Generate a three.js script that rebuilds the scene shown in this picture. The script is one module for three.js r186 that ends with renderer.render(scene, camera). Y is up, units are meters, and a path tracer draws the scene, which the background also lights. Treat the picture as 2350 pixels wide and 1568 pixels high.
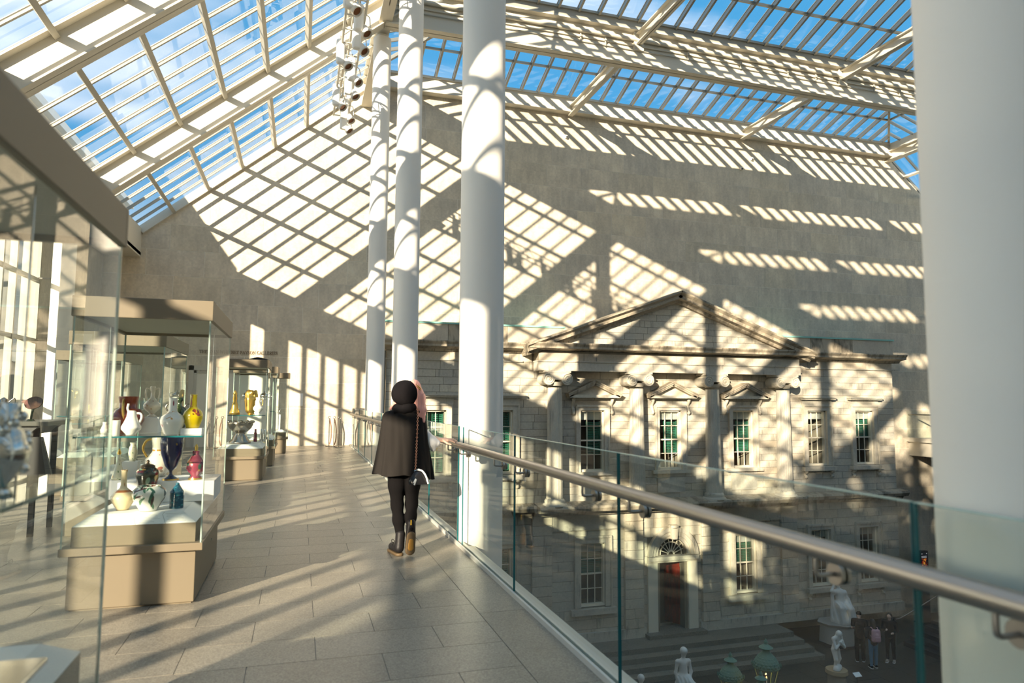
import * as THREE from 'three';
import { mergeGeometries, mergeVertices, toCreasedNormals } from 'three/addons/utils/BufferGeometryUtils.js';
import { RoundedBoxGeometry } from 'three/addons/geometries/RoundedBoxGeometry.js';
import { FontLoader } from 'three/addons/loaders/FontLoader.js';
import { TextGeometry } from 'three/addons/geometries/TextGeometry.js';

// ------------------------------------------------------------------ camera, sky, sun, exposure
// x runs along the far wall, y is up (0 = balcony floor), the walkway runs towards -z; metres.
const scene = new THREE.Scene();
const renderer = new THREE.WebGLRenderer({ antialias: true });
renderer.toneMapping = THREE.LinearToneMapping;
renderer.toneMappingExposure = 1.62;
renderer.shadowMap.enabled = true;

const EYE = 1.5, FPX = 1576, CX = 1175, CY = 784;
const camera = new THREE.PerspectiveCamera(2 * Math.atan(CY / FPX) * 180 / Math.PI, 2350 / 1568, 0.05, 400);
camera.position.set(0, EYE, 0);
const rad = (d) => d * Math.PI / 180;
const yaw = rad(17.1), pitch = rad(4.93), roll = rad(0.33);
const cF = new THREE.Vector3(Math.sin(yaw) * Math.cos(pitch), Math.sin(pitch), -Math.cos(yaw) * Math.cos(pitch));
const cR0 = new THREE.Vector3(Math.cos(yaw), 0, Math.sin(yaw));
const cU0 = new THREE.Vector3().crossVectors(cR0, cF);
const cR = cR0.clone().multiplyScalar(Math.cos(roll)).addScaledVector(cU0, Math.sin(roll));
const cU = cU0.clone().multiplyScalar(Math.cos(roll)).addScaledVector(cR0, -Math.sin(roll));
camera.quaternion.setFromRotationMatrix(new THREE.Matrix4().makeBasis(cR, cU, cF.clone().negate()));
camera.focus = 11; camera.userData.fStop = 2.0;
scene.add(camera);

const V = (x, y, z) => new THREE.Vector3(x, y, z);
// a pixel of the photograph gives a direction; the plane it lands on gives the distance
const rayOf = (px, py) => cF.clone().addScaledVector(cR, (px - CX) / FPX).addScaledVector(cU, -(py - CY) / FPX);
const onY = (px, py, y) => { const d = rayOf(px, py); return d.multiplyScalar((y - EYE) / d.y).add(camera.position); };
const onZ = (px, py, z) => { const d = rayOf(px, py); return d.multiplyScalar(z / d.z).add(camera.position); };

// seeded randomness and tileable value noise
let seed = 12345;
const rnd = () => { seed = (seed * 1664525 + 1013904223) >>> 0; return seed / 4294967296; };
const rr = (a, b) => a + (b - a) * rnd();
const hash = (x, y, s) => { let h = (x * 374761393 + y * 668265263 + s * 974711) | 0; h = Math.imul(h ^ (h >>> 13), 1274126177); return ((h ^ (h >>> 16)) >>> 0) / 4294967296; };
function vnoise(x, y, per, s) {
  const xi = Math.floor(x), yi = Math.floor(y), fx = x - xi, fy = y - yi;
  const m = (a) => ((a % per) + per) % per, u = fx * fx * (3 - 2 * fx), v = fy * fy * (3 - 2 * fy);
  const a = hash(m(xi), m(yi), s), b = hash(m(xi + 1), m(yi), s), c = hash(m(xi), m(yi + 1), s), d = hash(m(xi + 1), m(yi + 1), s);
  return a + (b - a) * u + (c - a) * v + (a - b - c + d) * u * v;
}
function fbm(u, v, per, oct, s) { let t = 0, a = 0.5, n = 0; for (let i = 0; i < oct; i++) { t += a * vnoise(u * per, v * per, per, s + i * 17); n += a; a *= 0.5; per *= 2; } return t / n; }

// sky: clear winter blue with thin torn cirrus, warm horizon band brightened as fill light
{
  const W = 1024, H = 512, data = new Float32Array(W * H * 4);
  for (let j = 0; j < H; j++) for (let i = 0; i < W; i++) {
    const lat = ((j + 0.5) / H - 0.5) * Math.PI, lon = ((i + 0.5) / W - 0.5) * 2 * Math.PI, y = Math.sin(lat);
    const x = Math.cos(lat) * Math.cos(lon), z = Math.cos(lat) * Math.sin(lon);
    const t = Math.pow(Math.max(0, y), 0.55);
    const hz = Math.pow(Math.max(0, 1 - Math.max(0, y) / 0.31), 2);
    let r = 0.055 + 3.2 * hz, g = 0.27 + 2.7 * hz, b = 0.53 + 1.75 * hz;
    if (y > 0.02) {
      const k = 1 / (y + 0.25), px = x * k * 0.11 + 0.5, pz = z * k * 0.16 + 0.5;
      let c = fbm(px + 0.12 * fbm(px * 1.3, pz, 8, 3, 5), pz * 1.7, 16, 5, 9);
      c = Math.min(1, Math.max(0, (c - 0.53) * 4.0)) * 0.7;
      r += (0.95 - r) * c; g += (0.96 - g) * c; b += (0.98 - b) * c;
    }
    const o = (j * W + i) * 4; data[o] = r; data[o + 1] = g; data[o + 2] = b; data[o + 3] = 1;
  }
  const sky = new THREE.DataTexture(data, W, H, THREE.RGBAFormat, THREE.FloatType);
  sky.mapping = THREE.EquirectangularReflectionMapping; sky.magFilter = THREE.LinearFilter; sky.needsUpdate = true;
  scene.background = sky; scene.backgroundIntensity = 1.0;
}
// low afternoon sun from the park side, behind the camera's left shoulder
const SUN = V(1, -0.42, -1.17).normalize();
const sun = new THREE.DirectionalLight(new THREE.Color().setRGB(1, 0.85, 0.64), 8.3);
sun.position.copy(V(6, 0, -14).addScaledVector(SUN, -70)); sun.target.position.set(6, 0, -14);
sun.castShadow = true; sun.shadow.mapSize.set(4096, 4096); sun.shadow.radius = 1;
Object.assign(sun.shadow.camera, { left: -40, right: 40, top: 30, bottom: -30, near: 1, far: 160 });
scene.add(sun, sun.target);

// ------------------------------------------------------------------ helpers
const used = {};
function numbered(n) { if (!(n in used)) { used[n] = 0; return n; } used[n]++; return n + '_' + String(used[n]).padStart(3, '0'); }
function mesh(name, geo, mat, parent) { const m = new THREE.Mesh(geo, mat); m.name = name; (parent || scene).add(m); return m; }
function tag(o, label, category, group) { o.userData.label = label; o.userData.category = category; if (group) o.userData.group = group; return o; }
function thing(name, label, category, pos, turn = 0, group) { const g = new THREE.Group(); g.name = numbered(name); if (pos) g.position.copy(pos); g.rotation.y = turn; scene.add(g); return tag(g, label, category, group); }
function struct(name, label, category) { const g = new THREE.Group(); g.name = name; g.userData = { kind: 'structure', label, category }; scene.add(g); return g; }
function stuff(o) { o.userData.kind = 'stuff'; return o; }
const box = (w, h, d, x = 0, y = 0, z = 0) => new THREE.BoxGeometry(w, h, d).translate(x, y, z);
const span = (x0, x1, y0, y1, z0, z1) => box(x1 - x0, y1 - y0, z1 - z0, (x0 + x1) / 2, (y0 + y1) / 2, (z0 + z1) / 2);
const rbox = (w, h, d, r, x = 0, y = 0, z = 0) => new RoundedBoxGeometry(w, h, d, 2, r).translate(x, y, z);
const cyl = (r0, r1, h, x = 0, y = 0, z = 0, n = 24) => new THREE.CylinderGeometry(r0, r1, h, n).translate(x, y, z);
const sph = (r, x = 0, y = 0, z = 0, sx = 1, sy = 1, sz = 1, n = 20) => new THREE.SphereGeometry(r, n, Math.ceil(n * 0.7)).scale(sx, sy, sz).translate(x, y, z);
const lathe = (pts, n = 40) => new THREE.LatheGeometry(pts.map((p) => new THREE.Vector2(p[0], p[1])), n);
function tube(pts, r, n = 8, seg) { const c = new THREE.CatmullRomCurve3(pts, false, 'catmullrom', 0.5); return new THREE.TubeGeometry(c, seg || pts.length * 5, r, n, false); }
function merge(list) { return mergeGeometries(list.map((g) => { const q = g.index ? g.toNonIndexed() : g; for (const k of Object.keys(q.attributes)) if (!['position', 'normal', 'uv'].includes(k)) q.deleteAttribute(k); if (!q.attributes.uv) q.setAttribute('uv', new THREE.BufferAttribute(new Float32Array(q.attributes.position.count * 2), 2)); return q; })); }
// uv in metres from position, by the way the face points
function metreUV(g, s = 1, ox = 0, oy = 0) {
  if (g.index) g = g.toNonIndexed();
  const p = g.attributes.position, n = g.attributes.normal, uv = new Float32Array(p.count * 2);
  for (let i = 0; i < p.count; i++) {
    const ax = Math.abs(n.getX(i)), ay = Math.abs(n.getY(i)), az = Math.abs(n.getZ(i));
    let u, v; if (az >= ax && az >= ay) { u = p.getX(i); v = p.getY(i); } else if (ax >= ay) { u = p.getZ(i); v = p.getY(i); } else { u = p.getX(i); v = p.getZ(i); }
    uv[2 * i] = u * s + ox; uv[2 * i + 1] = v * s + oy;
  }
  g.setAttribute('uv', new THREE.BufferAttribute(uv, 2)); return g;
}
// place geometry made along +x from 0..L between two points, its y towards 'up'
function along(g, a, b, up = V(0, 1, 0)) {
  const x = b.clone().sub(a).normalize(), z = new THREE.Vector3().crossVectors(x, up).normalize(), y = new THREE.Vector3().crossVectors(z, x);
  return g.applyMatrix4(new THREE.Matrix4().makeBasis(x, y, z).setPosition(a));
}
const bar = (a, b, w, h, up) => { const L = a.distanceTo(b); return along(box(L, h, w, L / 2, 0, 0), a, b, up); };
const rod = (a, b, r, n = 10) => { const L = a.distanceTo(b); return along(new THREE.CylinderGeometry(r, r, L, n).rotateZ(-Math.PI / 2).translate(L / 2, 0, 0), a, b, Math.abs(b.clone().sub(a).normalize().y) > 0.95 ? V(1, 0, 0) : undefined); };
// I-beam from a to b hanging down by depth from the line a-b
function ibeam(a, b, depth, fw, up, t = 0.035) { const L = a.distanceTo(b); return along(merge([box(L, depth, 0.02, L / 2, -depth / 2, 0), box(L, t, fw, L / 2, -t / 2, 0), box(L, t, fw, L / 2, -depth + t / 2, 0)]), a, b, up); }
function prism(poly, z0, z1) { const s = new THREE.Shape(poly.map((p) => new THREE.Vector2(p[0], p[1]))); return new THREE.ExtrudeGeometry(s, { depth: z1 - z0, bevelEnabled: false }).translate(0, 0, z0); }
// keep the part of a convex polygon where a*x + b*y <= c
function clip(poly, a, b, c) {
  const out = []; for (let i = 0; i < poly.length; i++) {
    const p = poly[i], q = poly[(i + 1) % poly.length], dp = a * p[0] + b * p[1] - c, dq = a * q[0] + b * q[1] - c;
    if (dp <= 0) out.push(p); if ((dp < 0 && dq > 0) || (dp > 0 && dq < 0)) { const t = dp / (dp - dq); out.push([p[0] + (q[0] - p[0]) * t, p[1] + (q[1] - p[1]) * t]); }
  } return out;
}
// flat polygon (convex) in 3-D
function sheet(pts) {
  const pos = [], idx = []; pts.forEach((p) => pos.push(p.x, p.y, p.z)); for (let i = 1; i + 1 < pts.length; i++) idx.push(0, i, i + 1);
  const g = new THREE.BufferGeometry(); g.setAttribute('position', new THREE.Float32BufferAttribute(pos, 3)); g.setIndex(idx); g.computeVertexNormals();
  g.setAttribute('uv', new THREE.Float32BufferAttribute(new Float32Array(pts.length * 2), 2)); return g;
}
// smooth-joined solids meshed on a grid (surface nets)
const smin = (a, b, k) => { const h = Math.max(k - Math.abs(a - b), 0) / k; return Math.min(a, b) - h * h * k * 0.25; };
function capD(p, a, b, ra, rb) {
  const bx = b[0] - a[0], by = b[1] - a[1], bz = b[2] - a[2], px = p[0] - a[0], py = p[1] - a[1], pz = p[2] - a[2];
  const t = Math.min(1, Math.max(0, (px * bx + py * by + pz * bz) / (bx * bx + by * by + bz * bz + 1e-9)));
  return Math.hypot(px - bx * t, py - by * t, pz - bz * t) - (ra + (rb - ra) * t);
}
const ellD = (p, c, r) => { const k = Math.hypot((p[0] - c[0]) / r[0], (p[1] - c[1]) / r[1], (p[2] - c[2]) / r[2]); return (k - 1) * Math.min(r[0], r[1], r[2]); };
// prims: [a, b, ra, rb] capsules or {c, r} ellipsoids
function blobField(prims, k = 0.03, extra) { return (p) => { let d = 1e3; for (const q of prims) { const e = q.c ? ellD(p, q.c, q.r) : capD(p, q[0], q[1], q[2], q[3]); d = d > 1e2 ? e : smin(d, e, k); } return extra ? extra(p, d) : d; }; }
function bounds(prims, pad) {
  const lo = [1e9, 1e9, 1e9], hi = [-1e9, -1e9, -1e9]; const put = (c, r) => { for (let i = 0; i < 3; i++) { const q = Array.isArray(r) ? r[i] : r; lo[i] = Math.min(lo[i], c[i] - q); hi[i] = Math.max(hi[i], c[i] + q); } };
  for (const q of prims) if (q.c) put(q.c, q.r); else { put(q[0], q[2]); put(q[1], q[3]); } return [lo.map((v) => v - pad), hi.map((v) => v + pad)];
}
function nets(f, lo, hi, h) {
  const n = [0, 1, 2].map((i) => Math.ceil((hi[i] - lo[i]) / h) + 2), [nx, ny, nz] = n, val = new Float32Array(nx * ny * nz), at = (i, j, k) => i + nx * (j + ny * k);
  for (let k = 0; k < nz; k++) for (let j = 0; j < ny; j++) for (let i = 0; i < nx; i++) val[at(i, j, k)] = f([lo[0] + i * h, lo[1] + j * h, lo[2] + k * h]);
  const vid = new Int32Array(nx * ny * nz).fill(-1), pos = [], idx = [];
  for (let k = 0; k < nz - 1; k++) for (let j = 0; j < ny - 1; j++) for (let i = 0; i < nx - 1; i++) {
    let sx = 0, sy = 0, sz = 0, c = 0;
    for (let e = 0; e < 12; e++) {
      const ax = e >> 2, u = e & 1, w = (e >> 1) & 1; const A = [i, j, k], B = [i, j, k]; A[(ax + 1) % 3] += u; A[(ax + 2) % 3] += w; B[(ax + 1) % 3] += u; B[(ax + 2) % 3] += w; B[ax] += 1;
      const va = val[at(...A)], vb = val[at(...B)]; if ((va < 0) !== (vb < 0)) { const t = va / (va - vb); sx += A[0] + (B[0] - A[0]) * t; sy += A[1] + (B[1] - A[1]) * t; sz += A[2] + (B[2] - A[2]) * t; c++; }
    }
    if (c) { vid[at(i, j, k)] = pos.length / 3; pos.push(lo[0] + sx / c * h, lo[1] + sy / c * h, lo[2] + sz / c * h); }
  }
  for (let k = 1; k < nz - 1; k++) for (let j = 1; j < ny - 1; j++) for (let i = 1; i < nx - 1; i++) for (let ax = 0; ax < 3; ax++) {
    const B = [i, j, k]; B[ax] += 1; const va = val[at(i, j, k)], vb = val[at(...B)]; if ((va < 0) === (vb < 0)) continue;
    const q = [[0, 0], [1, 0], [1, 1], [0, 1]].map(([u, w]) => { const C = [i, j, k]; C[(ax + 1) % 3] -= u; C[(ax + 2) % 3] -= w; return vid[at(...C)]; });
    if (q.some((v) => v < 0)) continue; if (va < 0) idx.push(q[0], q[1], q[2], q[0], q[2], q[3]); else idx.push(q[0], q[2], q[1], q[0], q[3], q[2]);
  }
  const g = new THREE.BufferGeometry(); g.setAttribute('position', new THREE.Float32BufferAttribute(pos, 3)); g.setIndex(idx); g.computeVertexNormals();
  g.setAttribute('uv', new THREE.Float32BufferAttribute(new Float32Array(pos.length / 3 * 2), 2)); return g;
}
function blob(prims, h, k = 0.03, extra, pad = 0.03) { const [lo, hi] = bounds(prims, pad + 2 * h); return nets(blobField(prims, k, extra), lo, hi, h); }

// ------------------------------------------------------------------ materials
function noiseTex(size, fn, srgb = true) {
  const d = new Uint8Array(size * size * 4);
  for (let j = 0; j < size; j++) for (let i = 0; i < size; i++) { const c = fn(i / size, j / size), o = (j * size + i) * 4; for (let k = 0; k < 3; k++) d[o + k] = Math.max(0, Math.min(255, c[k] * 255)); d[o + 3] = 255; }
  const t = new THREE.DataTexture(d, size, size); t.wrapS = t.wrapT = THREE.RepeatWrapping; t.magFilter = THREE.LinearFilter; t.minFilter = THREE.LinearMipmapLinearFilter; t.generateMipmaps = true;
  if (srgb) t.colorSpace = THREE.SRGBColorSpace; t.needsUpdate = true; return t;
}
const std = (rgb, rough = 0.6, metal = 0, more = {}) => new THREE.MeshStandardMaterial({ color: new THREE.Color().setRGB(...rgb), roughness: rough, metalness: metal, ...more });
const phy = (rgb, rough, more = {}) => new THREE.MeshPhysicalMaterial({ color: new THREE.Color().setRGB(...rgb), roughness: rough, ...more });
const cloth = (rgb, rough = 0.95) => phy(rgb, rough, { specularIntensity: 0.2 });
const tex = {
  lime: noiseTex(512, (u, v) => { const a = fbm(u, v, 4, 5, 1), b = fbm(u * 1, v, 64, 2, 7), s = fbm(u, v * 0.25, 24, 3, 31), m = 0.93 + 0.16 * (a - 0.5) + 0.09 * (b - 0.5) + 0.12 * (s - 0.5); return [m, m * (1.0 - 0.015 * a), m * (1.0 - 0.04 * a)]; }),
  marble: noiseTex(512, (u, v) => { const a = fbm(u, v, 5, 5, 3), b = fbm(u, v, 60, 2, 8), s = fbm(u, v * 0.125, 32, 3, 21), st = Math.max(0, s - 0.66) * 0.8, m = 0.95 + 0.13 * (a - 0.5) + 0.08 * (b - 0.5) - st; return [m, m * 0.995, m * (1.0 - 0.04 * a)]; }),
  weather: noiseTex(512, (u, v) => { const a = fbm(u, v, 6, 5, 43), s = fbm(u, v * 0.25, 40, 4, 51), m = 0.98 - 0.9 * Math.max(0, a - 0.48) - 0.7 * Math.max(0, s - 0.5); return [m, m * 0.98, m * 0.95]; }),
  granite: noiseTex(512, (u, v) => { const a = vnoise(u * 256, v * 256, 256, 4), b = vnoise(u * 128, v * 128, 128, 5), c = fbm(u, v, 4, 4, 6), m = 0.86 + 0.26 * (a - 0.5) + 0.14 * (b - 0.5) + 0.10 * (c - 0.5); return [m, m * 0.99, m * 0.97]; }),
  wood: noiseTex(256, (u, v) => { const g = fbm(u * 1, v * 0.125, 32, 4, 12), m = 0.45 + 0.35 * (g - 0.5); return [m, m * 0.4, m * 0.25]; }),
};
const M = {
  paint: std([0.66, 0.62, 0.525], 0.45),            // cream painted steel
  mullion: std([0.44, 0.42, 0.36], 0.4),
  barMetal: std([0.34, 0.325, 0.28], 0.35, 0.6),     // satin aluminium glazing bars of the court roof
  column: std([0.92, 0.885, 0.82], 0.55),
  lime: [0, 1, 2, 3].map((i) => std([[0.76, 0.69, 0.57], [0.73, 0.665, 0.555], [0.78, 0.705, 0.575], [0.75, 0.675, 0.54]][i], 0.85, 0, { map: tex.lime })),
  limeJoint: std([0.80, 0.76, 0.67], 0.9),
  marble: [0, 1, 2, 3].map((i) => std([[0.62, 0.58, 0.50], [0.575, 0.55, 0.485], [0.645, 0.60, 0.51], [0.60, 0.535, 0.44]][i], 0.7, 0, { map: tex.marble })),
  weathered: std([0.47, 0.425, 0.345], 0.8, 0, { map: tex.weather }),   // rain-stained mouldings
  marbleJoint: std([0.24, 0.21, 0.16], 0.9),
  granite: [0, 1, 2].map((i) => std([[0.40, 0.37, 0.31], [0.38, 0.35, 0.295], [0.42, 0.385, 0.32]][i], 0.34, 0, { map: tex.granite })),
  graniteJoint: std([0.30, 0.29, 0.27], 0.7),
  floorDark: std([0.075, 0.072, 0.064], 0.3, 0, { map: tex.granite }),
  stepStone: std([0.27, 0.26, 0.225], 0.7, 0, { map: tex.granite }),
  blackStone: std([0.045, 0.045, 0.05], 0.35, 0, { map: tex.granite }),
  plaster: std([0.75, 0.72, 0.66], 0.9),
  roofGlass: phy([0.98, 0.98, 0.965], 0.0, { transmission: 1, thickness: 0, ior: 1.5 }),
  glass: phy([0.95, 0.985, 0.975], 0.0, { transmission: 1, thickness: 0, ior: 1.5 }),
  railGlass: phy([0.86, 0.90, 0.865], 0.0, { transmission: 1, thickness: 0, ior: 1.5 }),
  glassEdge: phy([0.002, 0.115, 0.13], 0.3),
  steel: std([0.40, 0.37, 0.335], 0.38, 1),
  chrome: std([0.75, 0.74, 0.72], 0.15, 1),
  caseTan: std([0.185, 0.15, 0.098], 0.5),
  caseWhite: std([0.80, 0.80, 0.75], 0.7),
  caseInner: std([0.36, 0.34, 0.26], 0.7),
  black: cloth([0.010, 0.0095, 0.010]),
  silver: std([0.82, 0.80, 0.76], 0.12, 1),
  darkSilver: std([0.45, 0.40, 0.34], 0.22, 1),
  gold: std([0.80, 0.52, 0.13], 0.3, 0.9),
  copper: std([0.25, 0.52, 0.46], 0.75),
  patina: std([0.16, 0.27, 0.21], 0.7, 0.1),
  statue: std([0.78, 0.76, 0.72], 0.6),
  white: std([0.88, 0.88, 0.86], 0.6),
  interior: std([0.06, 0.05, 0.04], 0.9),
  shutter: std([0.03, 0.16, 0.10], 0.5),
  sash: std([0.80, 0.74, 0.60], 0.55),
};
// ------------------------------------------------------------------ the setting
const WZ = -23.6, WX = -4.9, CW = -5.9, EX = 24.7, COURT = -7.43, EDGE = 1.634, ZS = 15.25, PITCH = 5.55, SL = 0.838;
const FRAMES = []; for (let i = 0; i < 8; i++) FRAMES.push(WZ + PITCH * i);
const slopeY = (x) => 12.46 + SL * (x - 1.95);
const slopeYE = (x) => 12.46 - SL * (x - EX);

// far limestone wall: backing with recessed joints, blocks proud of it
{
  const w = struct('wall_north', 'tall limestone block wall closing the far end of the court', 'wall');
  const XE = EX + 6.85;
  mesh('backing', metreUV(prism([[CW - 0.3, COURT - 0.4], [XE + 1.3, COURT - 0.4], [XE + 1.3, 6.3], [XE, 6.72], [EX, 12.46], [1.95, 12.46], [WX, 6.72], [CW - 0.3, 6.3]], WZ - 0.5, WZ - 0.006), 0.25), M.limeJoint, w);
  const CH = 0.83, rest = []; let n = 0;
  for (let r = -14; r < 12; r++) {
    const y0 = 3.70 + CH * r, y1 = y0 + CH; if (y1 < COURT || y0 > 12.5) continue;
    let x = CW - 0.3 + ((r & 1) ? -0.75 : 0) - rr(0, 0.2);
    while (x < XE) {
      const L = rr(1.35, 1.75), x0 = x, x1 = x + L; x = x1;
      if (x1 < CW || x0 > XE) continue;
      if (x0 > 3.2 && x1 < 22.9 && y1 < 3.6) continue;           // behind the marble facade
      if (x1 > -3.6 && x0 < -0.55 && y0 < 2.55) { /* doorway cut below */ }
      if (y1 < -0.1 && x1 < 22) continue;                          // below the balcony
      let p = [[Math.max(x0, CW), y0], [x1, y0], [x1, y1], [Math.max(x0, CW), y1]].map(([a, b]) => [a, b]);
      const j = 0.006; p = [[p[0][0] + j, p[0][1] + j], [p[1][0] - j, p[1][1] + j], [p[2][0] - j, p[2][1] - j], [p[3][0] + j, p[3][1] - j]];
      p = clip(p, -SL, 1, slopeY(0) - 0.02); p = clip(p, SL, 1, slopeYE(0) - 0.02); p = clip(p, 0, 1, 12.44); p = clip(p, 1, 0, XE); p = clip(p, 0, -1, -COURT);
      if (y0 < 2.55 && y0 > -0.9 && x1 > -3.35 && x0 < -0.72) {     // leave the gallery doorway open
        const parts = [clip(p, 1, 0, -3.35), clip(p, -1, 0, 0.72), clip(clip(clip(p, 0, -1, -2.55), -1, 0, 3.35), 1, 0, -0.72)];
        for (const q of parts) if (q.length > 2) mesh('block', prism(q, WZ - 0.1, WZ).applyMatrix4(new THREE.Matrix4()), M.lime[n++ % 4], w);
        continue;
      }
      if (p.length < 3) continue;
      const g = prism(p, WZ - 0.1, WZ); const uv = g.attributes.uv, ou = rnd(), ov = rnd(); for (let i = 0; i < uv.count; i++) uv.setXY(i, uv.getX(i) * 0.3 + ou, uv.getY(i) * 0.3 + ov);
      mesh('block', g, M.lime[Math.floor(rnd() * 4)], w); n++;
    }
  }
}
// other walls of the hall, each with thickness
{
  const we = struct('wall_west', 'solid limestone end of the window wall beside the gallery door', 'wall');
  mesh('panel', metreUV(span(CW - 0.4, CW, -0.3, 6.0, WZ, -18.55), 0.25), M.lime[1], we);
  const wq = struct('added_wall_west_south', 'solid limestone wall added behind the viewpoint to block light from the park side', 'wall');  // unseen wall, added to keep window light off the near column and floor
  mesh('panel', metreUV(span(CW - 0.4, CW, -0.3, 6.0, 9.2, ZS), 0.25), M.lime[1], wq);
  const wl = struct('wall_west_lower', 'limestone wall below the balcony', 'wall');
  mesh('panel', metreUV(span(CW - 0.4, CW, COURT, -0.3, WZ, ZS), 0.25), M.lime[1], wl);
  const ws = struct('wall_south', 'limestone wall behind the visitor', 'wall');
  mesh('panel', metreUV(span(CW - 0.4, EX + 7.2, COURT, 14.5, ZS, ZS + 0.4), 0.25), M.lime[0], ws);
  const wx = struct('wall_east', 'plain limestone wall of the far side balcony', 'wall');
  mesh('panel', metreUV(span(EX + 6.8, EX + 7.2, COURT, 7.0, WZ, ZS), 0.25), M.lime[0], wx);
  const wu = struct('wall_east_lower', 'dark red gallery wall under the opposite balcony', 'wall');
  mesh('panel', span(EX + 3.0, EX + 3.2, COURT, -0.75, WZ, ZS), std([0.10, 0.03, 0.025], 0.8), wu);
  mesh('pier', metreUV(span(EX + 2.6, EX + 3.0, COURT, -4.6, WZ, WZ + 2.4), 0.25), M.lime[2], wu);
}
// gallery doorway in the far wall
{
  const d = struct('door_1', 'dark wooden gallery doorway with a grey stone frame in the limestone wall', 'door');
  mesh('recess', merge([span(-3.35, -0.72, -0.02, 2.55, WZ - 0.45, WZ - 0.4)]), std([0.10, 0.05, 0.02], 0.7), d);
  const fr = std([0.55, 0.52, 0.46], 0.6);
  mesh('frame', merge([span(-3.35, -3.20, 0, 2.55, WZ - 0.12, WZ + 0.05), span(-0.87, -0.72, 0, 2.55, WZ - 0.12, WZ + 0.05), span(-3.35, -0.72, 2.40, 2.55, WZ - 0.12, WZ + 0.05)]), fr, d);
  mesh('frame', merge([span(-3.20, -3.12, 0, 2.40, WZ - 0.2, WZ + 0.02), span(-0.95, -0.87, 0, 2.40, WZ - 0.2, WZ + 0.02), span(-3.20, -0.87, 2.32, 2.40, WZ - 0.2, WZ + 0.02)]), fr, d);
  const wd = std([0.55, 0.5, 0.45], 0.45, 0, { map: tex.wood });
  for (const [a, b] of [[-3.12, -2.05], [-2.02, -0.95]]) { const l = mesh('door_leaf', metreUV(merge([span(a, b, 0, 2.32, WZ - 0.3, WZ - 0.24), span(a + 0.15, b - 0.15, 0.2, 1.0, WZ - 0.24, WZ - 0.22), span(a + 0.15, b - 0.15, 1.15, 2.15, WZ - 0.24, WZ - 0.22)])), wd, d); mesh('handle', rbox(0.03, 0.2, 0.05, 0.01, a < -2.5 ? b - 0.08 : a + 0.08, 1.05, WZ - 0.2), M.steel, l); }
}
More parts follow.
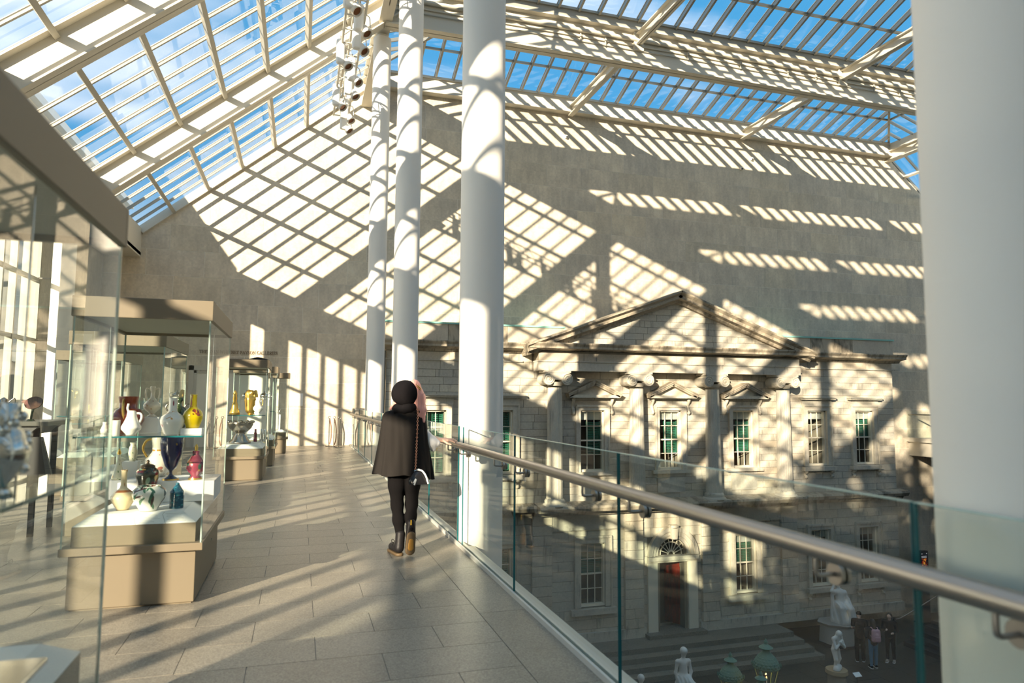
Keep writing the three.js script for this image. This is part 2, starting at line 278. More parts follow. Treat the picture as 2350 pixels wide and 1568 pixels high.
// balcony floor: slab, stone tiles with joints as far as they can be told apart, edge course
{
  const f = struct('floor', 'pale grey granite paving of the upper balcony walkway', 'floor');
  mesh('slab', span(CW, EDGE + 0.12, -0.75, -0.006, WZ, ZS), M.graniteJoint, f);
  const RZ = 0.41, TW = 0.75, far = -14.1, rowsN = 29; const rest = []; let cnt = 0;
  for (let r = 0; r < rowsN; r++) {
    const z1 = -2.21 - RZ * r, z0 = z1 - RZ; let x = 1.262;
    let first = (r & 1) ? TW * 0.5 : TW;
    while (x > CW) { const L = first; first = TW; const x0 = Math.max(CW, x - L), g = metreUV(span(x0 + 0.002, x - 0.002, -0.04, 0, z0 + 0.002, z1 - 0.002), 0.9, rnd(), rnd()); if (x0 > -3.2 || r > 8) { if (cnt < 288) { mesh('tile', g, M.granite[Math.floor(rnd() * 3)], f); cnt++; } else rest.push(g); } else rest.push(g); x -= L; }
  }
  for (let i = 0; i < 9; i++) { const z1 = -2.21 - 1.32 * i, z0 = Math.max(far, z1 - 1.32); mesh('edge_tile', metreUV(span(1.265, EDGE - 0.03, -0.04, 0, z0 + 0.002, z1 - 0.002), 0.9, rnd(), rnd()), M.granite[i % 3], f); }
  for (let z = far; z > WZ; z -= RZ) { let x = EDGE - 0.03, k = 0; while (x > CW) { const x0 = Math.max(CW, x - (k++ ? TW : rr(0.3, 0.7))); rest.push(metreUV(span(x0 + 0.002, x - 0.002, -0.04, 0, Math.max(WZ, z - RZ) + 0.002, z - 0.002), 0.9, rnd(), rnd())); x = x0; } }
  rest.push(metreUV(span(CW, EDGE - 0.03, -0.04, 0, -2.20, ZS), 0.9));
  stuff(mesh('far_tiles', merge(rest), M.granite[0], f));
  const e = struct('trim_1', 'pale metal shoe rail along the balcony edge holding the glass', 'trim');
  mesh('shoe', merge([span(EDGE - 0.03, EDGE - 0.012, -0.03, 0.035, WZ, ZS), span(EDGE + 0.012, EDGE + 0.04, -0.03, 0.035, WZ, ZS), span(EDGE - 0.03, EDGE + 0.10, -0.05, -0.0, WZ, ZS)]), std([0.70, 0.68, 0.62], 0.45, 0.3), e);
  mesh('fascia', span(EDGE + 0.10, EDGE + 0.14, -0.78, 0.0, WZ, ZS), M.paint, e);
  const fc = struct('floor_court', 'dark grey polished stone floor of the sculpture court', 'floor');
  mesh('slab', metreUV(span(CW - 0.4, EX + 7.2, COURT - 0.4, COURT - 0.02, WZ - 0.3, ZS + 0.4), 0.5), M.graniteJoint, fc);
  let cc = 0; const rest2 = [];
  for (let i = 0; i < 26; i++) for (let k = 0; k < 14; k++) {
    const x0 = 3 + i * 1.1, z1 = -19.2 + k * 1.1 - (i & 1 ? 0.55 : 0); if (x0 + 1.1 > EX + 3) continue;
    const g = metreUV(span(x0 + 0.004, x0 + 1.096, COURT - 0.05, COURT, z1 - 1.096, z1 - 0.004), 0.6, rnd(), rnd());
    if (x0 > 11 && z1 < -9 && cc < 150) { mesh('tile', g, M.floorDark, fc); cc++; } else rest2.push(g);
  }
  rest2.push(metreUV(span(CW, 2.99, COURT - 0.05, COURT, WZ, ZS), 0.6), metreUV(span(3, EX + 7, COURT - 0.05, COURT, -3.8, ZS), 0.6), metreUV(span(3, EX + 7, COURT - 0.05, COURT - 0.004, WZ, -19), 0.6));
  stuff(mesh('far_tiles', merge(rest2), M.floorDark, fc));
  const eb = struct('floor_balcony_east', 'cream balcony slab across the court', 'balcony');
  mesh('slab', span(EX + 0.55, EX + 6.8, -0.75, 0, WZ, ZS), M.paint, eb);
  mesh('ledge', span(EX + 0.42, EX + 0.56, -0.16, 0.02, WZ, ZS), M.paint, eb);
}

// ---- glazed roof over the balcony (lean-to) and its mirror image across the court
const slopeUp = V(-SL, 1, 0).normalize();
{
  const c = struct('ceiling', 'sloping glass roof over the balcony with cream bars and beams', 'glass roof');
  const PX = [WX]; for (let i = 0; i < 6; i++) PX.push(-4.03 + 0.983 * i); PX.push(1.95);
  const at = (x, z, off = 0) => V(x - SL * 0.7665 * off, slopeY(x) + 0.7665 * off, z);
  const far = [], farPane = [], dz = PITCH / 8;
  FRAMES.forEach((z, i) => {
    if (i > 0) { const w = 0.34, g = ibeam(at(WX - 0.1, z, 0.02), at(1.95, z, 0.02), 0.62, w, slopeUp); mesh('rafter_beam', g, M.paint, c); }
    if (i === 7) return;
    for (let k = 0; k <= 8; k++) { if (k === 0 && i > 0) continue; const zz = z + dz * k; const g = merge([bar(at(WX, zz, 0.075), at(1.95, zz, 0.075), 0.05, 0.055, slopeUp), bar(at(WX, zz, 0.11), at(1.95, zz, 0.11), 0.08, 0.015, slopeUp)]); if (i < 3) mesh('glazing_bar', g, M.mullion, c); else far.push(g); }
    for (let q = 1; q < PX.length - 1; q++) { const g = bar(at(PX[q], z, -0.04), at(PX[q], z + PITCH, -0.04), 0.10, 0.14, slopeUp); if (i < 3) mesh('purlin', g, M.mullion, c); else far.push(g); }
    for (let k = 0; k < 8; k++) for (let q = 0; q + 1 < PX.length; q++) {
      const z0 = z + dz * k, z1 = z0 + dz, g = sheet([at(PX[q], z0, 0.09), at(PX[q], z1, 0.09), at(PX[q + 1], z1, 0.09), at(PX[q + 1], z0, 0.09)]);
      if (i < 3) mesh('pane', g, M.roofGlass, c); else farPane.push(g);
    }
  });
  stuff(mesh('far_bars', merge(far), M.mullion, c)); stuff(mesh('far_panes', merge(farPane), M.roofGlass, c));
  // gutter beam at the foot, head beam on the column line, upstand at the wall
  mesh('gutter_beam', merge([span(CW - 0.4, WX + 0.02, 5.90, 6.05, WZ, ZS), span(WX - 0.06, WX + 0.02, 5.95, 6.80, WZ, ZS), span(CW - 0.4, CW - 0.3, 5.95, 6.8, WZ, ZS), span(CW - 0.4, WX, 6.70, 6.78, WZ, ZS)]), M.paint, c);
  mesh('head_beam', merge([ibeam(V(1.90, 12.5, WZ), V(1.90, 12.5, ZS), 0.85, 0.34)]), M.paint, c);
  mesh('wall_upstand', bar(at(WX, WZ + 0.05, 0.02), at(1.95, WZ + 0.05, 0.02), 0.1, 0.24, slopeUp), M.paint, c);

  const ce = struct('ceiling_east', 'sloping glass roof over the opposite balcony', 'glass roof');
  const upE = V(SL, 1, 0).normalize(), atE = (x, z, off = 0) => V(x + SL * 0.7665 * off, slopeYE(x) + 0.7665 * off, z), pe = [];
  FRAMES.forEach((z, i) => {
    if (i > 0) mesh('rafter_beam', ibeam(atE(EX, z), atE(EX + 6.85, z), 0.62, 0.3, upE), M.paint, ce); if (i === 7) return;
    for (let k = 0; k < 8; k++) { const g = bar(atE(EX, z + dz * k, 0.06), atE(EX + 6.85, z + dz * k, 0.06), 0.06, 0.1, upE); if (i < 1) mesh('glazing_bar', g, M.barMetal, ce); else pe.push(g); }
    for (let q = 1; q < 7; q++) { const g = bar(atE(EX + 0.98 * q, z, -0.04), atE(EX + 0.98 * q, z + PITCH, -0.04), 0.1, 0.14, upE); if (i < 1) mesh('purlin', g, M.paint, ce); else pe.push(g); }
  });
  stuff(mesh('far_bars', merge(pe), M.paint, ce));
  stuff(mesh('far_panes', sheet([atE(EX, WZ, 0.09), atE(EX, ZS, 0.09), atE(EX + 6.85, ZS, 0.09), atE(EX + 6.85, WZ, 0.09)]), M.roofGlass, ce));
}
// ---- ridge-and-furrow skylights over the court, one hipped lantern between each pair of girders
{
  const c = struct('ceiling_court', 'ridge-and-furrow glass roof of the court on deep cream girders', 'glass roof');
  const N = 0.32, YB = 12.95, XA = 2.0, XB = 24.67, STEP = 0.642, far = [], farPane = [];
  FRAMES.forEach((zf, i) => {
    // girder: deep I-beam with a curb on top and two pipes along its web
    if (i > 0 && i < 7) {
      mesh('girder', ibeam(V(1.9, 12.72, zf), V(EX, 12.72, zf), 1.12, 0.40, undefined, 0.05), M.paint, c);
      mesh('curb', merge([span(XA, XB, 12.72, YB, zf - 0.2, zf - 0.14), span(XA, XB, 12.72, YB, zf + 0.14, zf + 0.2), span(XA, XB, YB - 0.04, YB + 0.03, zf + 0.10, zf + 0.26), span(XA, XB, YB - 0.04, YB + 0.03, zf - 0.26, zf - 0.10)]), M.mullion, c);
      if (i < 3) { mesh('pipe', rod(V(2.2, 12.42, zf + 0.085), V(EX, 12.42, zf + 0.085), 0.06, 12), M.paint, c); mesh('pipe', rod(V(2.2, 12.24, zf + 0.045), V(EX, 12.24, zf + 0.045), 0.022, 8), M.paint, c); mesh('pipe', rod(V(2.2, 12.10, zf + 0.045), V(EX, 12.10, zf + 0.045), 0.018, 8), M.mullion, c);
        for (const x of [7.6, 8.4, 11.2, 13.1, 14.9, 16.0, 18.4, 19.5]) mesh('pipe_clamp', merge([rbox(0.04, 0.26, 0.04, 0.012, x, 12.2, zf + 0.07), cyl(0.04, 0.04, 0.05, x, 12.24, zf + 0.09, 10)]), M.mullion, c); }
      for (const x of [9.5, 17.1]) mesh('tie_plate', span(x - 0.16, x + 0.16, 12.1, 12.7, zf + 0.02, zf + 0.09), M.paint, c);
    } else mesh('eave_beam', merge([span(XA - 0.1, EX, 12.36, 12.46, zf - 0.12, zf + 0.34), span(XA - 0.1, EX, 12.46, YB, zf + 0.20, zf + 0.26), span(XA - 0.1, EX, YB - 0.06, YB + 0.02, zf + 0.1, zf + 0.32)]), M.paint, c);
    if (i === 7) return;
    const za = zf + 0.17, zb = zf + PITCH - 0.17, half = (zb - za) / 2, zm = (za + zb) / 2, RY = YB + N * half, vis = i < 2;
    for (const x of [9.5, 17.1]) mesh('cross_beam', ibeam(V(x, 12.62, zf + 0.1), V(x, 12.62, zf + PITCH - 0.05), 0.34, 0.2), M.paint, c);
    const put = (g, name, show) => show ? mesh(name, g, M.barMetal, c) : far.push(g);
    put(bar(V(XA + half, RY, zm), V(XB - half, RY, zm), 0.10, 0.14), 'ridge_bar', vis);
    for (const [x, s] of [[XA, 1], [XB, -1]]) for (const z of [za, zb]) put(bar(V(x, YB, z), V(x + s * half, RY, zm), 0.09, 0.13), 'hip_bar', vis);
    const cols = []; for (let k = -9; k < 28; k++) { const x = 7.49 + STEP * k; if (x > XA + 0.15 && x < XB - 0.15) cols.push(x); }
    // long slopes
    for (const s of [1, -1]) {
      const ze = s > 0 ? za : zb, P = (x, d) => V(x, YB + N * d, ze + s * d), show = vis && s > 0;
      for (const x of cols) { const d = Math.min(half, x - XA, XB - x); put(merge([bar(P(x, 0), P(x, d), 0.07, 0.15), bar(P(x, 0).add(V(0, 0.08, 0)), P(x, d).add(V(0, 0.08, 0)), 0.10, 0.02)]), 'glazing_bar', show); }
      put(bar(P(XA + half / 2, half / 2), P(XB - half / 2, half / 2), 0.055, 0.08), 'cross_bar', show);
      const xs = [XA, ...cols, XB];
      for (let k = 0; k + 1 < xs.length; k++) for (const [d0, d1] of [[0, half / 2], [half / 2, half]]) {
        let p = [[xs[k], d0], [xs[k + 1], d0], [xs[k + 1], d1], [xs[k], d1]]; p = clip(p, -1, 1, -XA); p = clip(p, 1, 1, XB); if (p.length < 3) continue;
        const g = sheet(p.map(([x, d]) => P(x, d).add(V(0, 0.05, 0)))); if (show) mesh('pane', g, M.roofGlass, c); else farPane.push(g);
      }
    }
    // hipped ends
    for (const [x0, s] of [[XA, 1], [XB, -1]]) {
      const P = (z, d) => V(x0 + s * d, YB + N * d, z), zs = [za]; for (let z = za + 0.62; z < zb - 0.2; z += 0.642) zs.push(z); zs.push(zb);
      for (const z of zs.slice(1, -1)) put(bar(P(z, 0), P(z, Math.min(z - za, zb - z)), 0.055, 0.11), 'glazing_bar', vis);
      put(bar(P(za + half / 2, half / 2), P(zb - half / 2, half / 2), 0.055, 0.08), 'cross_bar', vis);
      for (let k = 0; k + 1 < zs.length; k++) for (const [d0, d1] of [[0, half / 2], [half / 2, half]]) { let p = [[zs[k], d0], [zs[k + 1], d0], [zs[k + 1], d1], [zs[k], d1]]; p = clip(p, -1, 1, -za); p = clip(p, 1, 1, zb); if (p.length < 3) continue; const g = sheet(p.map(([z, d]) => P(z, d).add(V(0, 0.05, 0)))); if (vis) mesh('pane', g, M.roofGlass, c); else farPane.push(g); }
    }
  });
  mesh('edge_girder', merge([ibeam(V(EX, 12.62, WZ), V(EX, 12.62, ZS), 0.45, 0.3), span(EX - 0.06, EX + 0.0, 12.6, YB, WZ, ZS)]), M.paint, c);
  mesh('edge_curb', span(1.9, 2.0, 12.5, YB + 0.02, WZ, ZS), M.paint, c);
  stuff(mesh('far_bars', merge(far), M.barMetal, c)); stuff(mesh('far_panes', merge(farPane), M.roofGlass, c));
}
// ---- window wall on the park side
{
  const w = struct('window_1', 'tall window wall of narrow panes along the park side of the balcony', 'window');
  const dz = PITCH / 8, z0 = -18.55, n = 40, ZE = z0 + 40 * PITCH / 8, YS = [0, 1.42, 2.84, 4.26, 5.90], far = [], farP = [];
  mesh('sill', span(CW - 0.3, CW + 0.02, -0.3, 0.12, z0, ZE), M.paint, w);
  for (let k = 0; k <= n; k++) { const z = z0 + dz * k, g = span(CW - 0.16, CW - 0.02, 0.1, 5.92, z - 0.035, z + 0.035); if (k < 24) mesh('mullion', g, M.mullion, w); else far.push(g); }
  for (let q = 1; q < 4; q++) mesh('transom', span(CW - 0.14, CW - 0.03, YS[q] - 0.04, YS[q] + 0.04, z0, ZE), M.mullion, w);
  for (let k = 0; k < n; k++) for (let q = 0; q < 4; q++) { const z = z0 + dz * k, g = sheet([V(CW - 0.09, YS[q], z), V(CW - 0.09, YS[q], z + dz), V(CW - 0.09, YS[q + 1], z + dz), V(CW - 0.09, YS[q + 1], z)]); if (k < 16) mesh('pane', g, M.roofGlass, w); else farP.push(g); }
  stuff(mesh('far_bars', merge(far), M.mullion, w)); stuff(mesh('far_panes', merge(farP), M.roofGlass, w));
}
// ---- round columns
{
  const col = (x, z, y0, y1, r, label, group) => { const t = thing('round_column', label, 'column', V(x, y0, z), 0, group); mesh('shaft', cyl(r, r, y1 - y0, 0, (y1 - y0) / 2, 0, 64), M.column, t); mesh('cap_plate', cyl(r * 0.62, r * 0.62, 0.10, 0, y1 - y0 + 0.05, 0, 32), M.paint, t); return t; };
  const CXX = 1.885, rc = 0.243;
  col(CXX + 0.012, -18.6, COURT, 11.5, rc, 'slender white round column standing closest to the limestone end wall', 'white columns along the balcony edge');
  col(CXX + 0.012, -13.12, COURT, 11.5, rc, 'white round column rising just behind the woman in the black cape', 'white columns along the balcony edge');
  col(CXX, -7.27, COURT, 11.5, rc, 'white round column in the gap between two glass rail panels next to the woman', 'white columns along the balcony edge');
  col(CXX + 0.03, -1.38, COURT, 11.5, rc, 'huge blurred grey-white round column behind the near end of the handrail', 'white columns along the balcony edge');
  col(CXX, 4.15, COURT, 11.5, rc, 'white round column behind the viewpoint', 'white columns along the balcony edge');
  for (const z of [-18.25, -12.5, -6.95]) { const t = col(-5.36, z, 0, 5.9, 0.235, 'white round column standing against the park window wall', 'columns of the window wall'); mesh('strut', rod(V(-0.24, 4.26, 0), V(-0.5, 4.26, 0), 0.03), M.steel, t); }
}
// ---- glass balustrade with steel handrail
{
  const PL = 1.85, joints = []; for (let z = 0.33 + 1.85; z > WZ + 1; z -= PL) joints.push(z);
  const H = 1.225;
  for (let k = 0; k + 1 < joints.length; k++) {
    const z1 = joints[k] - 0.008, z0 = joints[k + 1] + 0.008 + (Math.abs(joints[k + 1] + 7.07) < 0.1 ? 0.06 : 0), za = Math.abs(joints[k] + 7.07) < 0.1 ? z1 - 0.14 : z1;
    const nth = ['first', 'second', 'third', 'fourth', 'fifth', 'sixth', 'seventh', 'eighth', 'ninth'];
    const where = k < 4 ? ['behind the viewpoint', 'passing in front of the near grey column', 'between the near grey column and the lamp posts', 'overlapping the red doorway of the marble building', ][k] : k === 4 ? 'ending at the white column next to the woman' : nth[k - 5] + ' one beyond the white column next to the woman';
    const t = thing('balustrade', 'clear glass balustrade sheet ' + where, 'balustrade', V(EDGE, 0, 0), 0, 'glass balustrade along the walkway');
    mesh('sheet', sheet([V(0, 0, z0), V(0, 0, za), V(0, H, za), V(0, H, z0)]), M.railGlass, t);
    mesh('edge', span(-0.006, 0.006, 0.03, H, z0 - 0.003, z0), M.glassEdge, t); mesh('edge', span(-0.006, 0.006, 0.03, H, za, za + 0.003), M.glassEdge, t);
    mesh('top_edge', span(-0.009, 0.009, H, H + 0.003, z0, za), phy([0.45, 0.62, 0.55], 0.2), t);
  }
  const h = thing('handrail', 'brushed steel tube handrail running along the glass balustrade', 'handrail', V(EDGE - 0.085, 1.05, 0));
  mesh('tube', rod(V(0, 0, 2.0), V(0, 0, WZ + 1.4), 0.032, 24), M.steel, h);
  mesh('sleeve', rod(V(0, 0, -1.68), V(0, 0, -1.70), 0.0325, 24), M.steel, h);
  for (const j of joints) for (const s of [-1, 1]) { const z = j + s * 0.29; if (z > 1.5 || z < WZ + 1.5) continue; const b = mesh('bracket', merge([tube([V(0, -0.02, z), V(0, -0.07, z), V(0.012, -0.085, z), V(0.08, -0.085, z)], 0.0075, 8, 16)]), M.steel, h); mesh('disc', merge([new THREE.CylinderGeometry(0.034, 0.034, 0.014, 24).rotateZ(Math.PI / 2).translate(0.075, -0.085, z), new THREE.CylinderGeometry(0.034, 0.034, 0.014, 24).rotateZ(Math.PI / 2).translate(0.098, -0.085, z)]), M.steel, b); }
  // opposite balcony rail
  const e = thing('balustrade', 'distant glass balustrade of the opposite balcony beyond the marble building', 'balustrade', V(EX + 0.5, 0, 0));
  mesh('sheet', sheet([V(0, 0, WZ), V(0, 0, ZS), V(0, 1.15, ZS), V(0, 1.15, WZ)]), M.railGlass, e);
  mesh('rail', rod(V(0.1, 1.0, WZ), V(0.1, 1.0, ZS), 0.03), M.steel, e);
}
// ---- outside: park ground, a neighbouring wing and trees
{
  const g = struct('ground', 'pale winter lawn of the park outside the window wall', 'ground');
  mesh('lawn', span(-160, CW - 0.4, -1.2, -1.0, -120, 120), std([0.34, 0.30, 0.20], 0.95), g);
  mesh('terrace', span(-160, 160, -9, -8.5, WZ - 140, 160), std([0.30, 0.28, 0.24], 0.95), g);
  const w = thing('museum_wing', 'neighbouring wing with a sloping glass roof outside the balcony roof', 'building', V(-11, -1, -26));
  const zs = 8.5, pr = (pts, x0, x1) => { const s = new THREE.Shape(pts.map(([z, y]) => new THREE.Vector2(z, y))); return new THREE.ExtrudeGeometry(s, { depth: x1 - x0, bevelEnabled: false }).rotateY(-Math.PI / 2).translate(x1, 0, 0); };
  mesh('wall', pr([[-8, 0], [zs, 0], [zs, 8.75], [zs - 2.6, 11.0], [-8, 11.0]], -3.2, 3.4), M.plaster, w);
  mesh('roof_edge', pr([[zs + 0.15, 8.7], [zs + 0.15, 8.95], [zs - 2.6, 11.25], [-8, 11.25], [-8, 11.0], [zs - 2.6, 11.0]], -3.4, 3.6), M.white, w);
  for (let i = 0; i < 8; i++) mesh('window', span(3.4, 3.44, 3.5, 8.2, zs - 1.6 - i * 1.9, zs - 0.2 - i * 1.9), phy([0.10, 0.22, 0.24], 0.1), w);
  const tree = (x, z, H, R, n, label, lo = 0.28) => {
    const t = thing('park_tree', label, 'tree', V(x, -1, z), 0, 'park trees outside the window wall'), bark = std([0.10, 0.075, 0.055], 0.9);
    mesh('trunk', tube([V(0, 0, 0), V(0.1, H * 0.3, 0.1), V(-0.1, H * 0.6, 0), V(0.1, H * 0.95, 0.1)], 0.22, 8), bark, t); const tips = [];
    for (let i = 0; i < 26; i++) { const a = rnd() * 6.283, y = H * rr(lo, 0.85), l = R * rr(0.6, 1.05) * (1.15 - y / H * 0.5), e = V(Math.cos(a) * l, y + l * rr(0.1, 0.6), Math.sin(a) * l), m = V(Math.cos(a + 0.2) * l * 0.5, y + l * 0.15, Math.sin(a + 0.2) * l * 0.5); mesh('branch', tube([V(0, y * 0.95, 0), m, e], 0.06, 5, 8), bark, t); tips.push(m, e, m.clone().lerp(e, 0.5)); }
    const im = new THREE.InstancedMesh(new THREE.PlaneGeometry(0.42, 0.3), std([0.16, 0.14, 0.06], 0.9, 0, { side: THREE.DoubleSide }), n), o = new THREE.Object3D();
    for (let i = 0; i < n; i++) { const p = tips[Math.floor(rnd() * tips.length)]; o.position.set(p.x + rr(-1, 1), p.y + rr(-0.8, 0.8), p.z + rr(-1, 1)); o.rotation.set(rnd() * 6, rnd() * 6, rnd() * 6); o.updateMatrix(); im.setMatrixAt(i, o.matrix); } im.name = 'foliage'; im.userData.kind = 'stuff'; t.add(im);
  };
  tree(-20, 25, 17, 4.6, 2600, 'broad brown-leaved park tree outside behind the viewpoint'); tree(-19, 34, 18, 5.2, 3000, 'tall brown-leaved park tree further outside behind the viewpoint'); tree(-27, 19, 12, 3.6, 1300, 'small thin park tree outside beside the broad one'); for (const z of [9.3, 11.5, 13.7]) tree(-9.2, z, 6.4, 1.5, 1900, ['dense evergreen added outside to block sun, closest to the gallery end', 'dense evergreen added outside to block sun between two others', 'dense evergreen added outside to block sun beside the solid wall'][Math.round((z - 9.3) / 2.2)], 0.06); tree(-12.5, 17.5, 16.5, 4.2, 1300, 'thin-crowned park tree standing close to the window wall');  // the three evergreens are unseen sun blockers added to shade the near floor
}
// ------------------------------------------------------------------ the marble building in the court
{
  const X0 = 13.0, ZM = -22.5, HW = 10.35;
  const F = thing('marble_building', 'white marble neoclassical building front with a pediment and four fluted columns', 'building', V(0, 0, 0));
  const mb = M.marble, pick = () => mb[Math.floor(rnd() * 4)];
  const add = (n, g, m, p) => mesh(n, g, m || mb[0], p || F);
  const U = (g) => metreUV(g, 0.35, 0, 0);
  const all = [];
  function field(x0, x1, y0, y1, ch, len, holes, z, cut) {
    const rows = Math.max(1, Math.round((y1 - y0) / ch)), h = (y1 - y0) / rows;
    for (let r = 0; r < rows; r++) {
      const a = y0 + r * h, b = a + h, mid = (a + b) / 2; let free = [[x0, x1]];
      for (const o of holes) if (mid > o[2] && mid < o[3]) { const nx = []; for (const [p, q] of free) { if (o[1] <= p || o[0] >= q) nx.push([p, q]); else { if (o[0] > p) nx.push([p, o[0]]); if (o[1] < q) nx.push([o[1], q]); } } free = nx; }
      for (const [p, q] of free) {
        const n = Math.max(1, Math.round((q - p) / (len * rr(0.85, 1.15)))); let x = p; const off = (r & 1) ? 0.35 : 0, cuts = [];
        for (let i = 1; i < n; i++) cuts.push(p + (q - p) * (i + rr(-0.22, 0.22) + off * 0.4) / n); cuts.push(q);
        for (const c of cuts) { const j = 0.0065; let poly = [[x + j, a + j], [c - j, a + j], [c - j, b - j], [x + j, b - j]]; if (cut) for (const k of cut) poly = clip(poly, ...k); if (poly.length > 2 && c - x > 0.05) all.push({ poly, z: z + rr(-0.002, 0.004), area: (c - x) * h, low: x < 8.6 && a < -3 ? 1 : 0 }); x = c; }
      }
    }
  }
  const upW = [-3.1, 0, 3.1].map((d) => X0 + d), sideW = [-8.81, -6.5, 6.5, 8.81].map((d) => X0 + d), WW = 0.46, WY0 = -0.95, WY1 = 1.18, LY0 = -5.55, LY1 = -3.42;
  const holesU = [...upW, ...sideW].map((x) => [x - WW - 0.05, x + WW + 0.05, WY0 - 0.05, WY1 + 0.05]);
  const holesL = [X0 - 3.1, X0 + 3.1, ...sideW].map((x) => [x - WW - 0.05, x + WW + 0.05, LY0 - 0.05, LY1 + 0.05]); holesL.push([X0 - 0.98, X0 + 0.98, -6.65, -3.35]);
  field(X0 - HW, X0 + HW, -1.98, 2.53, 0.249, 0.95, holesU, ZM);
  field(X0 - HW, X0 + HW, -6.65, -2.35, 0.335, 1.1, holesL, ZM);
  field(X0 - HW, X0 - 5.35, 2.53, 3.12, 0.3, 1.6, [], ZM); field(X0 + 5.35, X0 + HW, 2.53, 3.12, 0.3, 1.6, [], ZM);
  field(X0 - 5.3, X0 + 5.3, 2.86, 3.14, 0.3, 1.9, [], -21.93);
  field(X0 - 5.2, X0 + 5.2, 3.46, 5.3, 0.235, 0.85, [], -22.0, [[0.386, 1, 5.22 + 0.386 * X0], [-0.386, 1, 5.22 - 0.386 * X0]]);
  all.sort((a, b) => a.low - b.low || b.area - a.area);
  const rest = [];
  all.forEach((o, i) => { const g = prism(o.poly, o.z - 0.06, o.z), uv = g.attributes.uv, ou = rnd(), ov = rnd(); for (let k = 0; k < uv.count; k++) uv.setXY(k, uv.getX(k) * 0.35 + ou, uv.getY(k) * 0.35 + ov); if (i < 296) add('stone', g, pick()); else rest.push(g); });
  stuff(add('small_stones', merge(rest), mb[1]));
  // core behind the stones, pierced at the windows, with dark rooms behind
  const core = []; const pier = (x0, x1, y0, y1) => core.push(span(x0, x1, y0, y1, WZ + 0.02, ZM - 0.012));
  const colX = [...new Set([...sideW.slice(0, 2), ...upW, ...sideW.slice(2)])];
  let px = X0 - HW; for (const x of colX) { pier(px, x - WW - 0.04, -6.7, 3.2); px = x + WW + 0.04; } pier(px, X0 + HW, -6.7, 3.2);
  for (const x of colX) { pier(x - WW - 0.04, x + WW + 0.04, WY1 + 0.04, 3.2); pier(x - WW - 0.04, x + WW + 0.04, x === X0 ? -3.3 : LY1 + 0.04, WY0 - 0.04); if (x !== X0) pier(x - WW - 0.04, x + WW + 0.04, -6.7, LY0 - 0.04); }
  add('core', merge(core), M.marbleJoint); add('tympanum_core', prism([[X0 - 5.3, 3.3], [X0 + 5.3, 3.3], [X0, 5.3]], -22.9, -22.015), M.marbleJoint);
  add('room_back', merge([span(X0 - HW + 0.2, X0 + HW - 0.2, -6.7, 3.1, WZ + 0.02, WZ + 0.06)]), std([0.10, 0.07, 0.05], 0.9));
  // bands and cornices
  const prof = (pts, x0, x1) => { const s = new THREE.Shape(pts.map(([z, y]) => new THREE.Vector2(z, y))); return metreUV(new THREE.ExtrudeGeometry(s, { depth: x1 - x0, bevelEnabled: false }).rotateY(-Math.PI / 2).translate(x1, 0, 0), 0.35); };
  const corn = (zb, zf, y0, y1) => [[zb, y0], [zf - (zf - zb) * 0.62, y0], [zf - (zf - zb) * 0.55, y0 + 0.08], [zf - (zf - zb) * 0.22, y0 + 0.12], [zf - 0.06, y0 + 0.14], [zf - 0.06, y1 - 0.12], [zf, y1 - 0.04], [zf, y1], [zb, y1]];
  // note: after the turn the drawn z becomes world z
  const P = (pts) => pts.map(([z, y]) => [z, y]);
  add('architrave', U(span(X0 - 5.32, X0 + 5.32, 2.53, 2.84, -22.4, -21.90)), mb[0]);
  add('fillet', U(span(X0 - 5.34, X0 + 5.34, 2.83, 2.87, -22.4, -21.86)), mb[0]);
  add('frieze_core', span(X0 - 5.3, X0 + 5.3, 2.84, 3.2, -22.5, -21.95), M.marbleJoint);
  add('cornice', prof(corn(-22.4, -21.52, 3.13, 3.46), X0 - 5.75, X0 + 5.75), M.weathered);
  for (const [a, b] of [[X0 - HW - 0.35, X0 - 5.7], [X0 + 5.7, X0 + HW + 0.35]]) { add('cornice', prof(corn(-22.7, -22.02, 3.13, 3.46), a, b), M.weathered); add('band', U(span(a + 0.33, b - 0.33 * 0, 2.82, 2.87, ZM - 0.1, ZM + 0.06)), mb[1]); }
  for (const [a, b] of [[X0 - HW - 0.05, X0 - 4.2], [X0 + 4.2, X0 + HW + 0.02]]) { for (let i = 0; i < 3; i++) { const L = (b - a) / 3; add('parapet_block', U(span(a + L * i + 0.006, a + L * (i + 1) - 0.006, 3.46, 4.04, -23.2, -22.42)), i === 1 ? M.weathered : mb[3]); } add('copper_cap', span(a - 0.04, b + 0.04, 4.04, 4.10, -23.25, -22.38), M.copper); }
  // raking cornices
  for (const s of [-1, 1]) {
    const g = prof([[-22.5, 0], [-21.85, 0], [-21.8, 0.1], [-21.62, 0.13], [-21.62, 0.24], [-21.5, 0.32], [-21.5, 0.38], [-22.5, 0.38]], 0, 6.2); const ang = Math.atan2(2.06, 5.75);
    const m = new THREE.Matrix4().makeTranslation(X0, 5.50, 0).multiply(s > 0 ? new THREE.Matrix4().makeRotationZ(-ang) : new THREE.Matrix4().makeScale(-1, 1, 1).multiply(new THREE.Matrix4().makeRotationZ(-ang))).multiply(new THREE.Matrix4().makeTranslation(0, -0.40, 0));
    g.applyMatrix4(m); if (s < 0) { const p = g.attributes.position, n = g.attributes.normal; for (let i = 0; i < p.count; i += 3) { const t = [p.getX(i), p.getY(i), p.getZ(i)]; p.setXYZ(i, p.getX(i + 1), p.getY(i + 1), p.getZ(i + 1)); p.setXYZ(i + 1, ...t); } g.computeVertexNormals(); }
    add('raking_cornice', g, M.weathered);
  }
